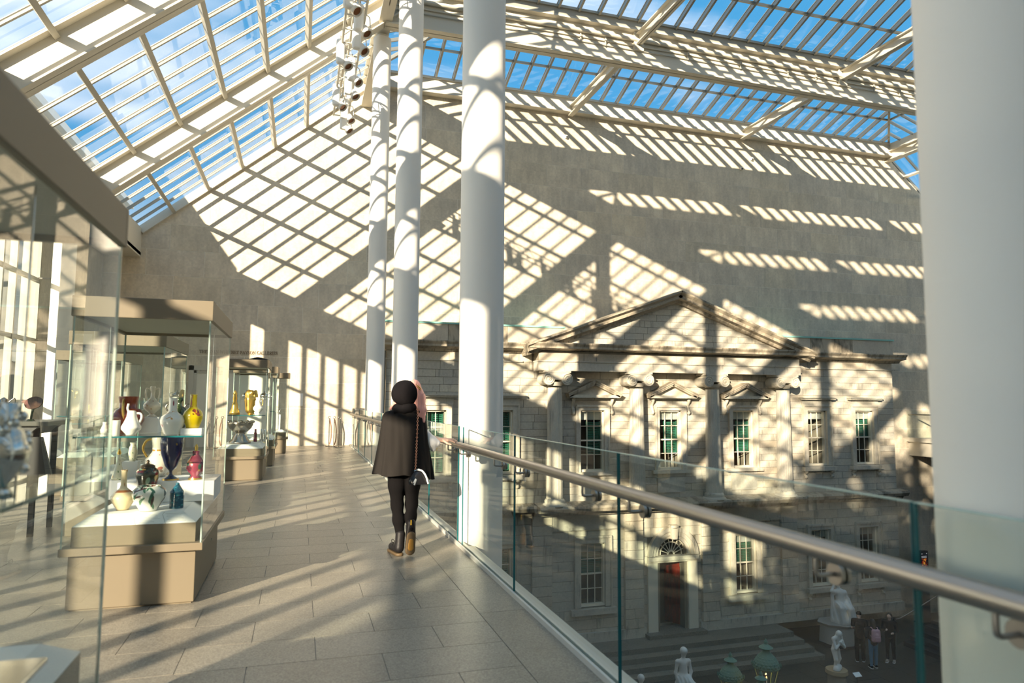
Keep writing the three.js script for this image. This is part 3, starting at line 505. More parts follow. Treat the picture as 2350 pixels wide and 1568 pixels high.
  // storey ledge, plinth, corner drain
  add('ledge', prof([[-22.6, -2.40], [-22.42, -2.40], [-22.36, -2.28], [-22.12, -2.22], [-22.06, -2.10], [-22.10, -2.03], [-22.6, -1.97]], X0 - HW - 0.2, X0 + HW + 0.2), M.weathered);
  add('ledge', prof([[-22.4, -2.40], [-22.22, -2.40], [-22.16, -2.28], [-21.76, -2.22], [-21.70, -2.10], [-21.74, -2.03], [-22.4, -1.95]], X0 - 5.3, X0 + 5.3), M.weathered);
  add('central_wall', U(span(X0 - 5.2, X0 - 1.3, -2.95, -2.38, ZM, ZM + 0.085)), mb[0]); add('central_wall', U(span(X0 + 1.3, X0 + 5.2, -2.95, -2.38, ZM, ZM + 0.085)), mb[0]);
  add('plinth', U(span(X0 - HW - 0.06, X0 - 1.1, -6.75, -6.42, ZM - 0.2, ZM + 0.10)), mb[1]); add('plinth', U(span(X0 + 1.1, X0 + HW + 0.06, -6.75, -6.42, ZM - 0.2, ZM + 0.10)), mb[1]);
  for (const d of [-5.0, -1.55, 1.55, 5.0]) for (let i = 0; i < 12; i++) add('pilaster_block', U(rbox(0.72, 0.325, 0.16, 0.015, X0 + d, -6.25 + i * 0.335, ZM + 0.04)), pick());
  add('drain_pipe', rod(V(X0 - HW - 0.08, 3.1, ZM + 0.1), V(X0 - HW - 0.08, -6.6, ZM + 0.1), 0.05), std([0.12, 0.13, 0.12], 0.6));
  // engaged fluted columns with scrolled capitals
  for (const d of [-4.65, -1.55, 1.55, 4.65]) {
    const g = new THREE.CylinderGeometry(0.245, 0.29, 3.75, 96, 6, true), p = g.attributes.position;
    for (let i = 0; i < p.count; i++) { const a = Math.atan2(p.getZ(i), p.getX(i)), f = 1 - 0.05 * Math.pow(Math.abs(Math.sin(a * 12)), 0.7); p.setX(i, p.getX(i) * f); p.setZ(i, p.getZ(i) * f); } g.computeVertexNormals();
    const c = new THREE.Group(); c.name = 'column'; c.position.set(X0 + d, 0, -22.12); F.add(c);
    mesh('shaft', g.translate(0, 0.08, 0), mb[d < 0 ? 0 : 1], c);
    mesh('base', merge([lathe([[0, -2.05], [0.42, -2.05], [0.43, -2.0], [0.40, -1.95], [0.34, -1.92], [0.36, -1.87], [0.33, -1.82], [0.29, -1.78], [0, -1.78]], 40), box(0.9, 0.1, 0.8, 0, -2.06, 0)]), mb[0], c);
    mesh('capital', merge([cyl(0.33, 0.25, 0.13, 0, 2.08, 0, 40), box(0.94, 0.07, 0.66, 0, 2.49, 0), box(0.66, 0.24, 0.63, 0, 2.34, 0)]), mb[0], c);
    for (const s of [-1, 1]) {
      const v = new THREE.CylinderGeometry(0.205, 0.205, 0.66, 28).rotateX(Math.PI / 2); const q = v.attributes.position; for (let i = 0; i < q.count; i++) { const k = 1 - 0.28 * (1 - Math.pow(Math.abs(q.getZ(i)) / 0.33, 2)); q.setX(i, q.getX(i) * k); q.setY(i, q.getY(i) * k); }
      const sp = []; for (let i = 0; i <= 36; i++) { const a = i / 36 * Math.PI * 4.4, r = 0.185 * (1 - i / 42); sp.push(V(Math.cos(a) * r * s, Math.sin(a) * r, 0.335)); }
      mesh('volute', merge([v, tube(sp, 0.016, 6, 72), sph(0.035, 0, 0, 0.33)]).translate(s * 0.33, 2.25, 0), mb[2], c);
    }
  }
  // sash windows
  function sashWindow(x, y0, y1, blind) {
    const w = new THREE.Group(); w.name = 'window'; w.position.set(x, 0, ZM - 0.15); F.add(w); const hw = WW, ym = (y0 + y1) / 2;
    mesh('frame', merge([span(-hw - 0.03, -hw + 0.05, y0, y1, -0.06, 0.10), span(hw - 0.05, hw + 0.03, y0, y1, -0.06, 0.10), span(-hw, hw, y1 - 0.06, y1 + 0.02, -0.06, 0.10), span(-hw - 0.03, hw + 0.03, y0 - 0.02, y0 + 0.06, -0.06, 0.12)]), M.sash, w);
    const iw = hw - 0.05, bars = []; for (const k of [-1, 1]) bars.push(span(k * iw / 3 - 0.011, k * iw / 3 + 0.011, y0 + 0.06, y1 - 0.06, -0.015, 0.02)); bars.push(span(-iw, iw, ym - 0.025, ym + 0.025, -0.02, 0.035)); const q0 = (y0 + 0.06 + ym) / 2, q1 = (ym + y1 - 0.06) / 2; for (const q of [q0, q1]) bars.push(span(-iw, iw, q - 0.011, q + 0.011, -0.015, 0.02));
    mesh('sash_bars', merge(bars), M.sash, w);
    const ys = [y0 + 0.06, q0, ym, q1, y1 - 0.06];
    for (let r = 0; r < 4; r++) for (let k = 0; k < 3; k++) mesh('pane', sheet([V(-iw + k * iw * 2 / 3, ys[r], 0), V(-iw + (k + 1) * iw * 2 / 3, ys[r], 0), V(-iw + (k + 1) * iw * 2 / 3, ys[r + 1], 0), V(-iw + k * iw * 2 / 3, ys[r + 1], 0)]), M.glass, w);
    const sl = []; const bl = blind === 2 ? [[-iw, -0.02, y0 + 0.1, y1 - 0.08], [0.02, iw, y0 + 0.1, y1 - 0.08]] : blind === 1 ? [[-iw * 0.3, iw, y0 + 0.6, y1 - 0.4]] : blind === 3 ? [[-iw, iw, ym, y1 - 0.1]] : [];
    for (const [a, b, c, d] of bl) { for (let y = c; y < d; y += 0.06) sl.push(box(b - a - 0.02, 0.045, 0.008, 0, 0, 0).rotateX(-0.6).translate((a + b) / 2, y, -0.14)); sl.push(span(a, a + 0.04, c, d, -0.13, -0.10), span(b - 0.04, b, c, d, -0.13, -0.10)); }
    if (sl.length) stuff(mesh('blind', merge(sl), M.shutter, w));
    if (blind !== 2) mesh('shade', span(-iw, iw, y1 - 0.34, y1 - 0.05, -0.08, -0.07), std([0.42, 0.43, 0.40], 0.9), w);
    return w;
  }
  const surround = (x, y0, y1, o = 0.16) => add('surround', U(merge([span(x - WW - o, x - WW, y0 - 0.02, y1 + o, ZM - 0.1, ZM + 0.07), span(x + WW, x + WW + o, y0 - 0.02, y1 + o, ZM - 0.1, ZM + 0.07), span(x - WW, x + WW, y1, y1 + o, ZM - 0.1, ZM + 0.07), span(x - WW - o - 0.02, x - WW - o + 0.03, y0 - 0.02, y1 + o, ZM - 0.1, ZM + 0.11), span(x + WW + o - 0.03, x + WW + o + 0.02, y0 - 0.02, y1 + o, ZM - 0.1, ZM + 0.11), span(x - WW - o, x + WW + o, y1 + o - 0.04, y1 + o + 0.03, ZM - 0.1, ZM + 0.12)])), mb[2]);
  const scroll = (x, y, z, h) => { const c = []; for (let i = 0; i <= 14; i++) { const t = i / 14; c.push(V(x, y - h * t, z + 0.06 + 0.075 * Math.cos(t * 6.0) * (1 - 0.35 * t))); } return merge([tube(c, 0.055, 8, 40), sph(0.07, x, y - 0.02, z + 0.1), sph(0.06, x, y - h, z + 0.07)]); };
  for (const x of upW) {
    sashWindow(x, WY0, WY1, 1); surround(x, WY0, WY1); add('sill', U(span(x - 0.78, x + 0.78, WY0 - 0.14, WY0 - 0.02, ZM - 0.1, ZM + 0.16)), mb[0]);
    add('hood', U(merge([span(x - 0.95, x + 0.95, 1.62, 1.72, ZM - 0.05, ZM + 0.30), prism([[x - 0.85, 1.72], [x + 0.85, 1.72], [x, 2.06]], ZM - 0.05, ZM + 0.1)])), mb[2]);
    for (const s of [-1, 1]) { const a = V(x + s * 1.0, 1.70, ZM), b = V(x, 2.16, ZM); const L = a.distanceTo(b); add('hood_cornice', U(along(merge([box(L, 0.07, 0.42, L / 2, 0, 0), box(L, 0.05, 0.36, L / 2, -0.06, 0), box(L, 0.04, 0.48, L / 2, 0.05, 0)]), a.add(V(0, 0, 0.12)), b.add(V(0, 0, 0.12)))), M.weathered); add('bracket', scroll(x + s * 0.74, 1.58, ZM, 0.5), mb[2]); }
    add('panel', U(span(x - 0.55, x + 0.55, -1.78, -1.25, ZM - 0.02, ZM + 0.05)), mb[1]);
  }
  sideW.forEach((x, i) => {
    sashWindow(x, WY0, WY1, i < 2 ? 2 : i === 2 ? 0 : 3); surround(x, WY0, WY1, 0.2);
    add('hood', U(merge([span(x - 0.70, x + 0.70, 1.38, 1.60, ZM - 0.05, ZM + 0.06), span(x - 0.80, x + 0.80, 1.60, 1.66, ZM - 0.05, ZM + 0.20), span(x - 0.84, x + 0.84, 1.66, 1.72, ZM - 0.05, ZM + 0.26)])), mb[1]);
    add('sill', U(span(x - 0.76, x + 0.76, WY0 - 0.20, WY0 - 0.04, ZM - 0.1, ZM + 0.2)), mb[0]);
    for (const s of [-1, 1]) add('bracket', scroll(x + s * 0.62, WY0 - 0.22, ZM, 0.22), mb[2]);
    sashWindow(x, LY0, LY1, i < 2 ? 2 : 0); surround(x, LY0, LY1, 0.18); add('sill', U(span(x - 0.72, x + 0.72, LY0 - 0.22, LY0 - 0.04, ZM - 0.1, ZM + 0.18)), mb[0]);
    for (const s of [-1, 1]) add('bracket', scroll(x + s * 0.6, LY0 - 0.24, ZM, 0.22), mb[2]);
  });
  for (const x of [X0 - 3.1, X0 + 3.1]) { sashWindow(x, LY0, LY1, 3); surround(x, LY0, LY1, 0.22); add('sill', U(span(x - 0.85, x + 0.85, LY0 - 0.26, LY0 - 0.06, ZM - 0.1, ZM + 0.16)), mb[0]); }
  // arched doorway with fanlight and a red door standing open
  const dr = new THREE.Group(); dr.name = 'doorway'; F.add(dr);
  const ringG = (r0, r1, z0, z1) => { const s = new THREE.Shape(); s.absarc(X0, -4.0, r1, 0, Math.PI); s.absarc(X0, -4.0, r0, Math.PI, 0, true); return new THREE.ExtrudeGeometry(s, { depth: z1 - z0, bevelEnabled: false, curveSegments: 24 }).translate(0, 0, z0); };
  mesh('arch', U(merge([ringG(0.60, 0.74, ZM - 0.1, ZM + 0.06), ringG(0.72, 0.88, ZM - 0.1, ZM + 0.12), ringG(0.86, 1.0, ZM - 0.1, ZM + 0.17)])), mb[0], dr);
  mesh('keystone', U(merge([prism([[X0 - 0.10, -3.42], [X0 + 0.10, -3.42], [X0 + 0.17, -2.92], [X0 - 0.17, -2.92]], ZM, ZM + 0.24), sph(0.1, X0, -2.98, ZM + 0.24, 1.4, 0.6, 0.6)])), mb[2], dr);
  mesh('impost', U(merge([span(X0 - 1.02, X0 + 1.02, -4.16, -4.02, ZM - 0.15, ZM + 0.18), span(X0 - 1.02, X0 + 1.02, -4.24, -4.16, ZM - 0.15, ZM + 0.1)])), mb[0], dr);
  mesh('door_frame', U(merge([span(X0 - 1.0, X0 - 0.62, -6.62, -4.2, ZM - 0.15, ZM + 0.08), span(X0 + 0.62, X0 + 1.0, -6.62, -4.2, ZM - 0.15, ZM + 0.08)])), M.sash, dr);
  const fan = []; for (let i = 1; i < 9; i++) { const a = Math.PI * i / 9; fan.push(bar(V(X0 + Math.cos(a) * 0.14, -4.0 + Math.sin(a) * 0.14, ZM - 0.08), V(X0 + Math.cos(a) * 0.60, -4.0 + Math.sin(a) * 0.60, ZM - 0.08), 0.03, 0.022, V(0, 0, 1))); } fan.push(ringG(0.10, 0.15, ZM - 0.1, ZM - 0.06), ringG(0.42, 0.45, ZM - 0.1, ZM - 0.06), ringG(0.56, 0.62, ZM - 0.1, ZM - 0.05));
  mesh('fanlight_bars', merge(fan), M.sash, dr);
  { const s = new THREE.Shape(); s.absarc(X0, -4.0, 0.6, 0, Math.PI); mesh('pane', new THREE.ShapeGeometry(s, 24).translate(0, 0, ZM - 0.09), M.glass, dr); }
  mesh('door_leaf', metreUV(merge([box(0.95, 2.36, 0.05, -0.475, 0, 0), ...[[-0.5, 0.7], [0.45, 0.9]].map(([y, h]) => box(0.62, h, 0.07, -0.475, y, 0))]).rotateY(rad(-70)).translate(X0 + 0.6, -5.42, ZM - 0.14)), std([1, 0.5, 0.35], 0.45, 0, { map: tex.wood }), dr);
  mesh('door_sill', U(span(X0 - 1.15, X0 + 1.15, -6.74, -6.62, ZM - 0.5, ZM + 0.42)), M.stepStone, dr);
  // terrace and steps
  const st = struct('floor_terrace', 'grey stone terrace and four steps before the marble building', 'steps');
  const edges = [[-22.42, -21.45, -6.75], [-21.45, -21.09, -6.92], [-21.09, -20.76, -7.09], [-20.76, -20.42, -7.26]];
  edges.forEach(([za, zb, y], r) => { let x = 5.2 - r * 0.2; const xe = 17.3 + r * 0.15; while (x < xe) { const L = Math.min(rr(1.6, 2.2), xe - x); mesh('step_block', metreUV(span(x + 0.004, x + L - 0.004, COURT, y, za + 0.002 - (r ? 0.4 : 0.3), zb), 0.7, rnd(), rnd()), M.stepStone, st); x += L; } });
  // front wall of the court right of the building is the far wall; a lower base course
}
// ------------------------------------------------------------------ display cases and what stands in them
function cvTex(w, h, fn) { const c = document.createElement('canvas'); c.width = w; c.height = h; fn(c.getContext('2d'), w, h); const t = new THREE.CanvasTexture(c); t.colorSpace = THREE.SRGBColorSpace; t.wrapS = THREE.RepeatWrapping; return t; }
const cardTex = cvTex(512, 64, (g, w, h) => { g.fillStyle = '#e6e6dd'; g.fillRect(0, 0, w, h); g.fillStyle = '#b9b9ae'; for (let k = 0; k < 4; k++) for (let i = 0; i < 6; i++) g.fillRect(20 + k * 125 + (i & 1) * 4, 10 + i * 8, 60 + ((i * 37 + k * 11) % 34), 2); for (let k = 1; k < 4; k++) { g.fillStyle = '#9b9b90'; g.fillRect(k * 125 + 6, 0, 2, h); } });
function makeCase(x0, x1, z0, z1, label, o = {}) {
  const cx = (x0 + x1) / 2, cz = (z0 + z1) / 2, w = x1 - x0, d = z1 - z0, t = thing('display_case', label, 'display case', V(cx, 0, cz), 0, 'glass display cases on the balcony');
  const C = o.tan || M.caseTan, hx = w / 2, hz = d / 2;
  mesh('plinth', rbox(w - 0.08, 0.378, d - 0.08, 0.006, 0, 0.201, 0), C, t); mesh('foot', box(w - 0.12, 0.014, d - 0.12, 0, 0.007, 0), C, t);
  mesh('lip', rbox(w + 0.02, 0.055, d + 0.02, 0.005, 0, 0.4175, 0), C, t);
  mesh('pedestal', box(w - 0.10, 0.14, d - 0.10, 0, 0.515, 0), C, t);
  const b = 0.10, a0 = hx - 0.05, a1 = hz - 0.05, y0 = 0.585, y1 = 0.655, B = [V(-a0, y0, -a1), V(a0, y0, -a1), V(a0, y0, a1), V(-a0, y0, a1)], T = [V(-a0 + b, y1, -a1 + b), V(a0 - b, y1, -a1 + b), V(a0 - b, y1, a1 - b), V(-a0 + b, y1, a1 - b)];
  mesh('deck', merge([sheet([T[3], T[2], T[1], T[0]]), ...[0, 1, 3].map((i) => sheet([B[(i + 1) % 4], B[i], T[i], T[(i + 1) % 4]]))]), M.caseWhite, t);
  { const g = sheet([B[3], B[2], T[2], T[3]]); g.setAttribute('uv', new THREE.Float32BufferAttribute([0, 0, 1, 0, 0.93, 1, 0.07, 1], 2)); mesh('caption_rail', g, new THREE.MeshStandardMaterial({ map: cardTex, roughness: 0.8 }), t); }
  const G = (n, p) => mesh(n, sheet(p), M.glass, t), gy0 = 0.445, gy1 = 2.09;
  G('pane', [V(-hx, gy0, hz), V(hx, gy0, hz), V(hx, gy1, hz), V(-hx, gy1, hz)]); G('pane', [V(-hx, gy0, -hz), V(hx, gy0, -hz), V(hx, gy1, -hz), V(-hx, gy1, -hz)]);
  G('pane', [V(hx, gy0, -hz), V(hx, gy0, hz), V(hx, gy1, hz), V(hx, gy1, -hz)]); G('pane', [V(-hx, gy0, -hz), V(-hx, gy0, hz), V(-hx, gy1, hz), V(-hx, gy1, -hz)]);
  for (const sx of [-1, 1]) for (const sz of [-1, 1]) mesh('corner_edge', merge([box(0.003, gy1 - gy0, 0.009, sx * hx, (gy0 + gy1) / 2, sz * (hz - 0.006)), box(0.009, gy1 - gy0, 0.003, sx * (hx - 0.006), (gy0 + gy1) / 2, sz * hz)]), phy([0.40, 0.50, 0.43], 0.2), t);
  mesh('cap', merge([rbox(w + 0.03, 0.15, 0.03, 0.004, 0, 2.165, hz), rbox(w + 0.03, 0.15, 0.03, 0.004, 0, 2.165, -hz), rbox(0.03, 0.15, d - 0.028, 0.004, hx, 2.165, 0), rbox(0.03, 0.15, d - 0.028, 0.004, -hx, 2.165, 0), box(w, 0.02, d, 0, 2.23, 0)]), C, t);
  mesh('soffit', box(w - 0.03, 0.01, d - 0.03, 0, 2.12, 0), M.caseInner, t);
  mesh('lock', new THREE.CylinderGeometry(0.008, 0.008, 0.01, 12).rotateZ(Math.PI / 2).translate(hx + 0.01, 0.36, 0.2), M.chrome, t);
  for (const sy of o.shelves || []) { mesh('shelf', rbox(w - 0.06, 0.01, d - 0.5 + (o.full ? 0.44 : 0.2), 0.002, 0, sy - 0.005, o.full ? 0 : 0.1), M.glass, t); mesh('shelf_edge', merge([box(w - 0.06, 0.011, 0.003, 0, sy - 0.005, o.full ? hz - 0.03 : hz - 0.05), box(0.003, 0.011, d - 0.06, hx - 0.03, sy - 0.005, 0)]), M.glassEdge, t); for (const sx of [-1, 1]) mesh('shelf_rod', rod(V(sx * (hx - 0.06), sy, 0), V(sx * (hx - 0.06), 2.11, 0), 0.003, 6), M.chrome, t); }
  return t;
}
makeCase(-1.62, -0.68, -2.97, -1.5, 'near glass display case with a tan top rail holding a silver vase', { shelves: [1.22], full: 1 });
makeCase(-1.57, -0.66, -7.15, -5.62, 'tan and glass display case full of coloured porcelain vases on two levels', { shelves: [1.225], full: 1 });
makeCase(-2.42, -1.48, -10.2, -8.6, 'glass display case seen through the porcelain case, holding cut glass', { shelves: [1.225], full: 1 });
makeCase(-1.48, -0.58, -15.1, -13.7, 'glass display case with a large silver punch bowl below gilt pieces', { shelves: [1.20] });
makeCase(-1.42, -0.50, -18.1, -16.5, 'glass display case hidden mostly behind the punch bowl case', { shelves: [1.225] });
makeCase(-0.72, -0.29, -20.75, -20.25, 'narrow upright display case by the end wall holding a white block', {});
makeCase(-3.6, -2.7, -13.6, -12.2, 'glass display case near the window wall with clear glassware', { shelves: [1.225], full: 1 });

const vaseMat = (rgb, rough = 0.15, more = {}) => phy(rgb, rough, { clearcoat: 0.6, clearcoatRoughness: 0.1, ...more });
const painted = (base, fn, w = 256, h = 256) => new THREE.MeshPhysicalMaterial({ map: cvTex(w, h, (g) => { g.fillStyle = base; g.fillRect(0, 0, w, h); fn(g, w, h); }), roughness: 0.2, clearcoat: 0.7, clearcoatRoughness: 0.1 });
const spot = (g, x, y, r, c) => { g.fillStyle = c; g.beginPath(); g.ellipse(x, y, r, r * 0.7, rnd() * 3, 0, 7); g.fill(); };
const stroke = (g, c, w, pts) => { g.strokeStyle = c; g.lineWidth = w; g.beginPath(); pts.forEach((p, i) => i ? g.lineTo(...p) : g.moveTo(...p)); g.stroke(); };
const mats = {
  brown: painted('#8a3517', (g) => { for (let i = 0; i < 30; i++) spot(g, rr(0, 256), rr(60, 256), rr(3, 9), rnd() < 0.5 ? '#a85a1c' : '#53200f'); }),
  crackle: painted('#efece2', (g) => { for (let i = 0; i < 60; i++) { const x = rr(0, 256), y = rr(0, 256); stroke(g, '#d8d2c4', 1, [[x, y], [x + rr(-20, 20), y + rr(-20, 20)], [x + rr(-30, 30), y + rr(-30, 30)]]); } }),
  ewer: painted('#efe4cc', (g) => { for (let i = 0; i < 40; i++) spot(g, rr(0, 256), rr(0, 256), rr(3, 10), ['#c08a3a', '#a5522c', '#d9b06a'][i % 3]); }),
  floral: painted('#f3efe6', (g) => { for (let i = 0; i < 12; i++) { const x = rr(0, 256), y = rr(60, 220); stroke(g, '#b8863a', 3, [[x, y], [x + rr(-25, 25), y + rr(-20, 20)], [x + rr(-35, 35), y + rr(-25, 25)]]); } for (let i = 0; i < 26; i++) spot(g, rr(0, 256), rr(40, 200), rr(3, 9), ['#b0506a', '#c98b33', '#8b2f45'][i % 3]); }),
  yellow: painted('#e2c400', (g) => { for (const [x, y] of [[20, 150], [60, 90], [110, 170], [150, 100], [190, 160], [235, 95]]) for (let i = 0; i < 14; i++) spot(g, x + rr(-14, 14), y + rr(-20, 20), rr(4, 9), ['#8a2d10', '#a83a12', '#6d2410'][i % 3]); stroke(g, '#7a6a10', 2, [[40, 120], [80, 200], [90, 250]]); }),
  green: painted('#2c3a26', (g) => { for (let i = 0; i < 30; i++) spot(g, rr(0, 256), rr(0, 256), rr(5, 14), i & 1 ? '#4a5a3a' : '#1c2a1c'); }),
  cream: painted('#e3cfa4', (g) => { g.fillStyle = '#b06a35'; g.fillRect(0, 128, 256, 12); g.fillRect(0, 40, 256, 8); for (let i = 0; i < 10; i++) spot(g, rr(0, 256), rr(30, 120), rr(3, 8), '#c07a40'); }),
  leaves: painted('#e4e4d6', (g) => { for (let i = 0; i < 60; i++) { const x = rr(0, 256), y = rr(40, 190), a = rr(0.3, 2.6), l = rr(12, 34); g.fillStyle = ['#2f5f48', '#5c3226', '#4b7a58', '#3a2620'][i % 4]; g.save(); g.translate(x, y); g.rotate(a); g.beginPath(); g.ellipse(0, 0, l, 4, 0, 0, 7); g.fill(); g.restore(); } }),
  ginger: painted('#3c3a28', (g) => { for (let i = 0; i < 150; i++) spot(g, rr(0, 256), rr(0, 256), rr(4, 13), ['#c9a24a', '#7a1c14', '#7f9a80', '#d8d0b0', '#2b2416', '#8a4a1a'][i % 6]); }),
  cobalt: painted('#1c1c4a', (g) => { for (let i = 0; i < 140; i++) spot(g, rr(0, 256), rr(0, 256), rr(1, 4), ['#6a5424', '#3a3a6a', '#8a6a2a'][i % 3]); }),
  ivory: painted('#d9d2c0', (g) => { g.fillStyle = '#a87a28'; g.fillRect(0, 90, 256, 8); for (let i = 0; i < 90; i++) spot(g, rr(0, 256), rr(110, 256), rr(3, 10), ['#b58a3a', '#8a7a6a', '#a86a5a', '#cfc6b0'][i % 4]); }),
  pink: painted('#8a3a4a', (g) => { for (let i = 0; i < 90; i++) spot(g, rr(0, 256), rr(60, 256), rr(4, 12), ['#3a5a4a', '#a87a4a', '#b0707a', '#5a2430'][i % 4]); }),
  blue: painted('#1f5468', (g) => { for (let i = 0; i < 70; i++) spot(g, rr(0, 256), rr(0, 256), rr(4, 12), ['#2f7484', '#163c50', '#3c8a90'][i % 3]); }),
  small: painted('#d8d6bc', (g) => { for (let i = 0; i < 40; i++) spot(g, rr(0, 256), rr(0, 256), rr(3, 9), ['#6a8a5a', '#a8a060', '#c8a060'][i % 3]); }),
};
function ware(name, label, cat, pos, profile, mat, group) { const t = thing(name, label, cat, pos, 0, group); mesh('body', lathe(profile, 48), mat, t); return t; }
const at2 = (px, Z, Y) => { const p = onZ(px, 1000, Z); p.y = Y; return p; };
const SH = 1.226, DK = 0.657;
const gP = 'porcelain in the second case';
{
  let t;
  ware('cup', 'plain white cylindrical cup beside the brown and gold vase', 'cup', at2(263, -5.86, SH), [[0, 0], [0.034, 0], [0.036, 0.11], [0.032, 0.11], [0.03, 0.006], [0, 0.006]], mats.crackle);
  ware('cup', 'small white bud vase at the end of the glass shelf next to the white cup', 'vase', at2(240, -6.1, SH), [[0, 0], [0.03, 0], [0.032, 0.03], [0.016, 0.07], [0.018, 0.09], [0, 0.09]], mats.crackle);
  t = ware('vase', 'large brown and gold lustre jug with a flared neck on the glass shelf', 'vase', at2(291, -6.05, SH), [[0, 0], [0.066, 0], [0.08, 0.03], [0.116, 0.10], [0.116, 0.14], [0.09, 0.185], [0.064, 0.20], [0.066, 0.25], [0.073, 0.29], [0.066, 0.29], [0.055, 0.2], [0, 0.19]], mats.brown); mesh('handle', tube([V(-0.02, 0.27, 0.06), V(-0.015, 0.22, 0.10), V(-0.01, 0.16, 0.11), V(0, 0.10, 0.105)], 0.009, 8), M.gold, t);
  t = ware('vase', 'white crackled gourd jug with a looped handle in front of the brown jug', 'jug', at2(300, -5.76, SH), [[0, 0], [0.034, 0], [0.036, 0.012], [0.066, 0.045], [0.067, 0.065], [0.05, 0.10], [0.034, 0.14], [0.03, 0.175], [0.02, 0.185], [0, 0.185]], mats.crackle); mesh('handle', tube([V(0.03, 0.165, 0), V(0.06, 0.16, 0), V(0.066, 0.13, 0), V(0.052, 0.09, 0)], 0.008, 8), mats.crackle, t); mesh('spout', tube([V(-0.02, 0.17, 0), V(-0.03, 0.2, 0), V(-0.025, 0.235, 0)], 0.008, 8), mats.crackle, t);
  const b1 = thing('riser_block', 'white square riser under the two-handled ewer', 'riser', at2(344, -6.2, SH), 0, 'white risers in the porcelain case'); mesh('block', rbox(0.14, 0.125, 0.14, 0.003, 0, 0.0625, 0), M.white, b1);
  t = ware('vase', 'cream and gilt two-handled ewer standing on a white riser', 'ewer', at2(346, -6.2, SH + 0.125), [[0, 0], [0.036, 0], [0.036, 0.008], [0.016, 0.022], [0.02, 0.03], [0.062, 0.07], [0.064, 0.10], [0.04, 0.13], [0.016, 0.155], [0.014, 0.20], [0.022, 0.235], [0.018, 0.25], [0, 0.25]], mats.ewer); for (const s of [-1, 1]) mesh('handle', tube([V(s * 0.016, 0.225, 0), V(s * 0.045, 0.232, 0), V(s * 0.052, 0.19, 0), V(s * 0.04, 0.125, 0)], 0.006, 8), mats.ewer, t);
  ware('vase', 'white bottle vase painted with pink and gold flowers', 'vase', at2(394, -5.82, SH), [[0, 0], [0.052, 0], [0.056, 0.01], [0.082, 0.08], [0.086, 0.11], [0.076, 0.14], [0.042, 0.165], [0.031, 0.18], [0.029, 0.27], [0.031, 0.28], [0.026, 0.28], [0.024, 0.18], [0, 0.17]], mats.floral);
  t = ware('vase', 'dark green pilgrim flask with ring handles behind the white floral vase', 'flask', at2(409, -6.55, SH), [[0, 0], [0.04, 0], [0.05, 0.02], [0.088, 0.09], [0.09, 0.13], [0.06, 0.19], [0.02, 0.215], [0.018, 0.25], [0.03, 0.26], [0.03, 0.285], [0, 0.285]], mats.green); for (const s of [-1, 1]) mesh('handle', new THREE.TorusGeometry(0.032, 0.007, 8, 20).translate(s * 0.075, 0.2, 0), M.darkSilver, t);
  const b2 = thing('riser_block', 'low white riser under the yellow vase', 'riser', at2(441, -5.86, SH), 0, 'white risers in the porcelain case'); mesh('block', rbox(0.15, 0.048, 0.15, 0.003, 0, 0.024, 0), M.white, b2);
  ware('vase', 'bright yellow bottle vase with rust red blossoms', 'vase', at2(441, -5.86, SH + 0.048), [[0, 0], [0.046, 0], [0.05, 0.01], [0.07, 0.07], [0.072, 0.10], [0.062, 0.13], [0.034, 0.155], [0.027, 0.17], [0.026, 0.25], [0.028, 0.26], [0.023, 0.26], [0.02, 0.17], [0, 0.16]], mats.yellow);
  ware('vase', 'cream stoneware bottle with a rust band on the white deck', 'bottle', at2(290, -5.95, DK), [[0, 0], [0.042, 0], [0.046, 0.01], [0.082, 0.07], [0.084, 0.10], [0.06, 0.135], [0.026, 0.165], [0.021, 0.19], [0.02, 0.27], [0.024, 0.30], [0.017, 0.30], [0, 0.2]], mats.cream);
  ware('vase', 'wide white bowl vase painted with dark green leaves', 'bowl', at2(349, -5.86, DK), [[0, 0], [0.058, 0], [0.062, 0.006], [0.108, 0.085], [0.118, 0.12], [0.112, 0.155], [0.085, 0.178], [0.08, 0.185], [0.075, 0.18], [0.09, 0.12], [0, 0.02]], mats.leaves);
  t = ware('vase', 'dark flowered ginger jar with a knobbed lid', 'jar', at2(343, -6.28, DK + 0.05), [[0, 0], [0.05, 0], [0.055, 0.01], [0.072, 0.09], [0.086, 0.17], [0.08, 0.21], [0.055, 0.235], [0.05, 0.24], [0, 0.24]], mats.ginger); mesh('lid', lathe([[0.054, 0.238], [0.056, 0.246], [0.04, 0.258], [0.014, 0.264], [0.01, 0.275], [0.014, 0.285], [0.004, 0.297], [0, 0.297]], 32), std([0.10, 0.07, 0.04], 0.3, 0.5), t); mesh('stand', cyl(0.056, 0.06, 0.05, 0, -0.025, 0), M.white, t);
  { const p = at2(413, -5.95, DK), h = thing('vase', 'turquoise glazed house-shaped tobacco jar with a finial', 'jar', p); mesh('body', merge([new THREE.CylinderGeometry(0.055, 0.055, 0.12, 6).translate(0, 0.06, 0), new THREE.CylinderGeometry(0.052, 0.058, 0.012, 6).translate(0, 0.126, 0)]), mats.blue, h); mesh('lid', merge([new THREE.CylinderGeometry(0.018, 0.052, 0.045, 6).translate(0, 0.152, 0), sph(0.015, 0, 0.18, 0)]), mats.blue, h); }
  const b3 = thing('riser_block', 'wide grey-white riser at the back of the porcelain case deck', 'riser', V(-1.02, DK, -6.55), 0, 'white risers in the porcelain case'); mesh('block', rbox(0.72, 0.165, 0.52, 0.004, 0, 0.0825, 0), M.white, b3);
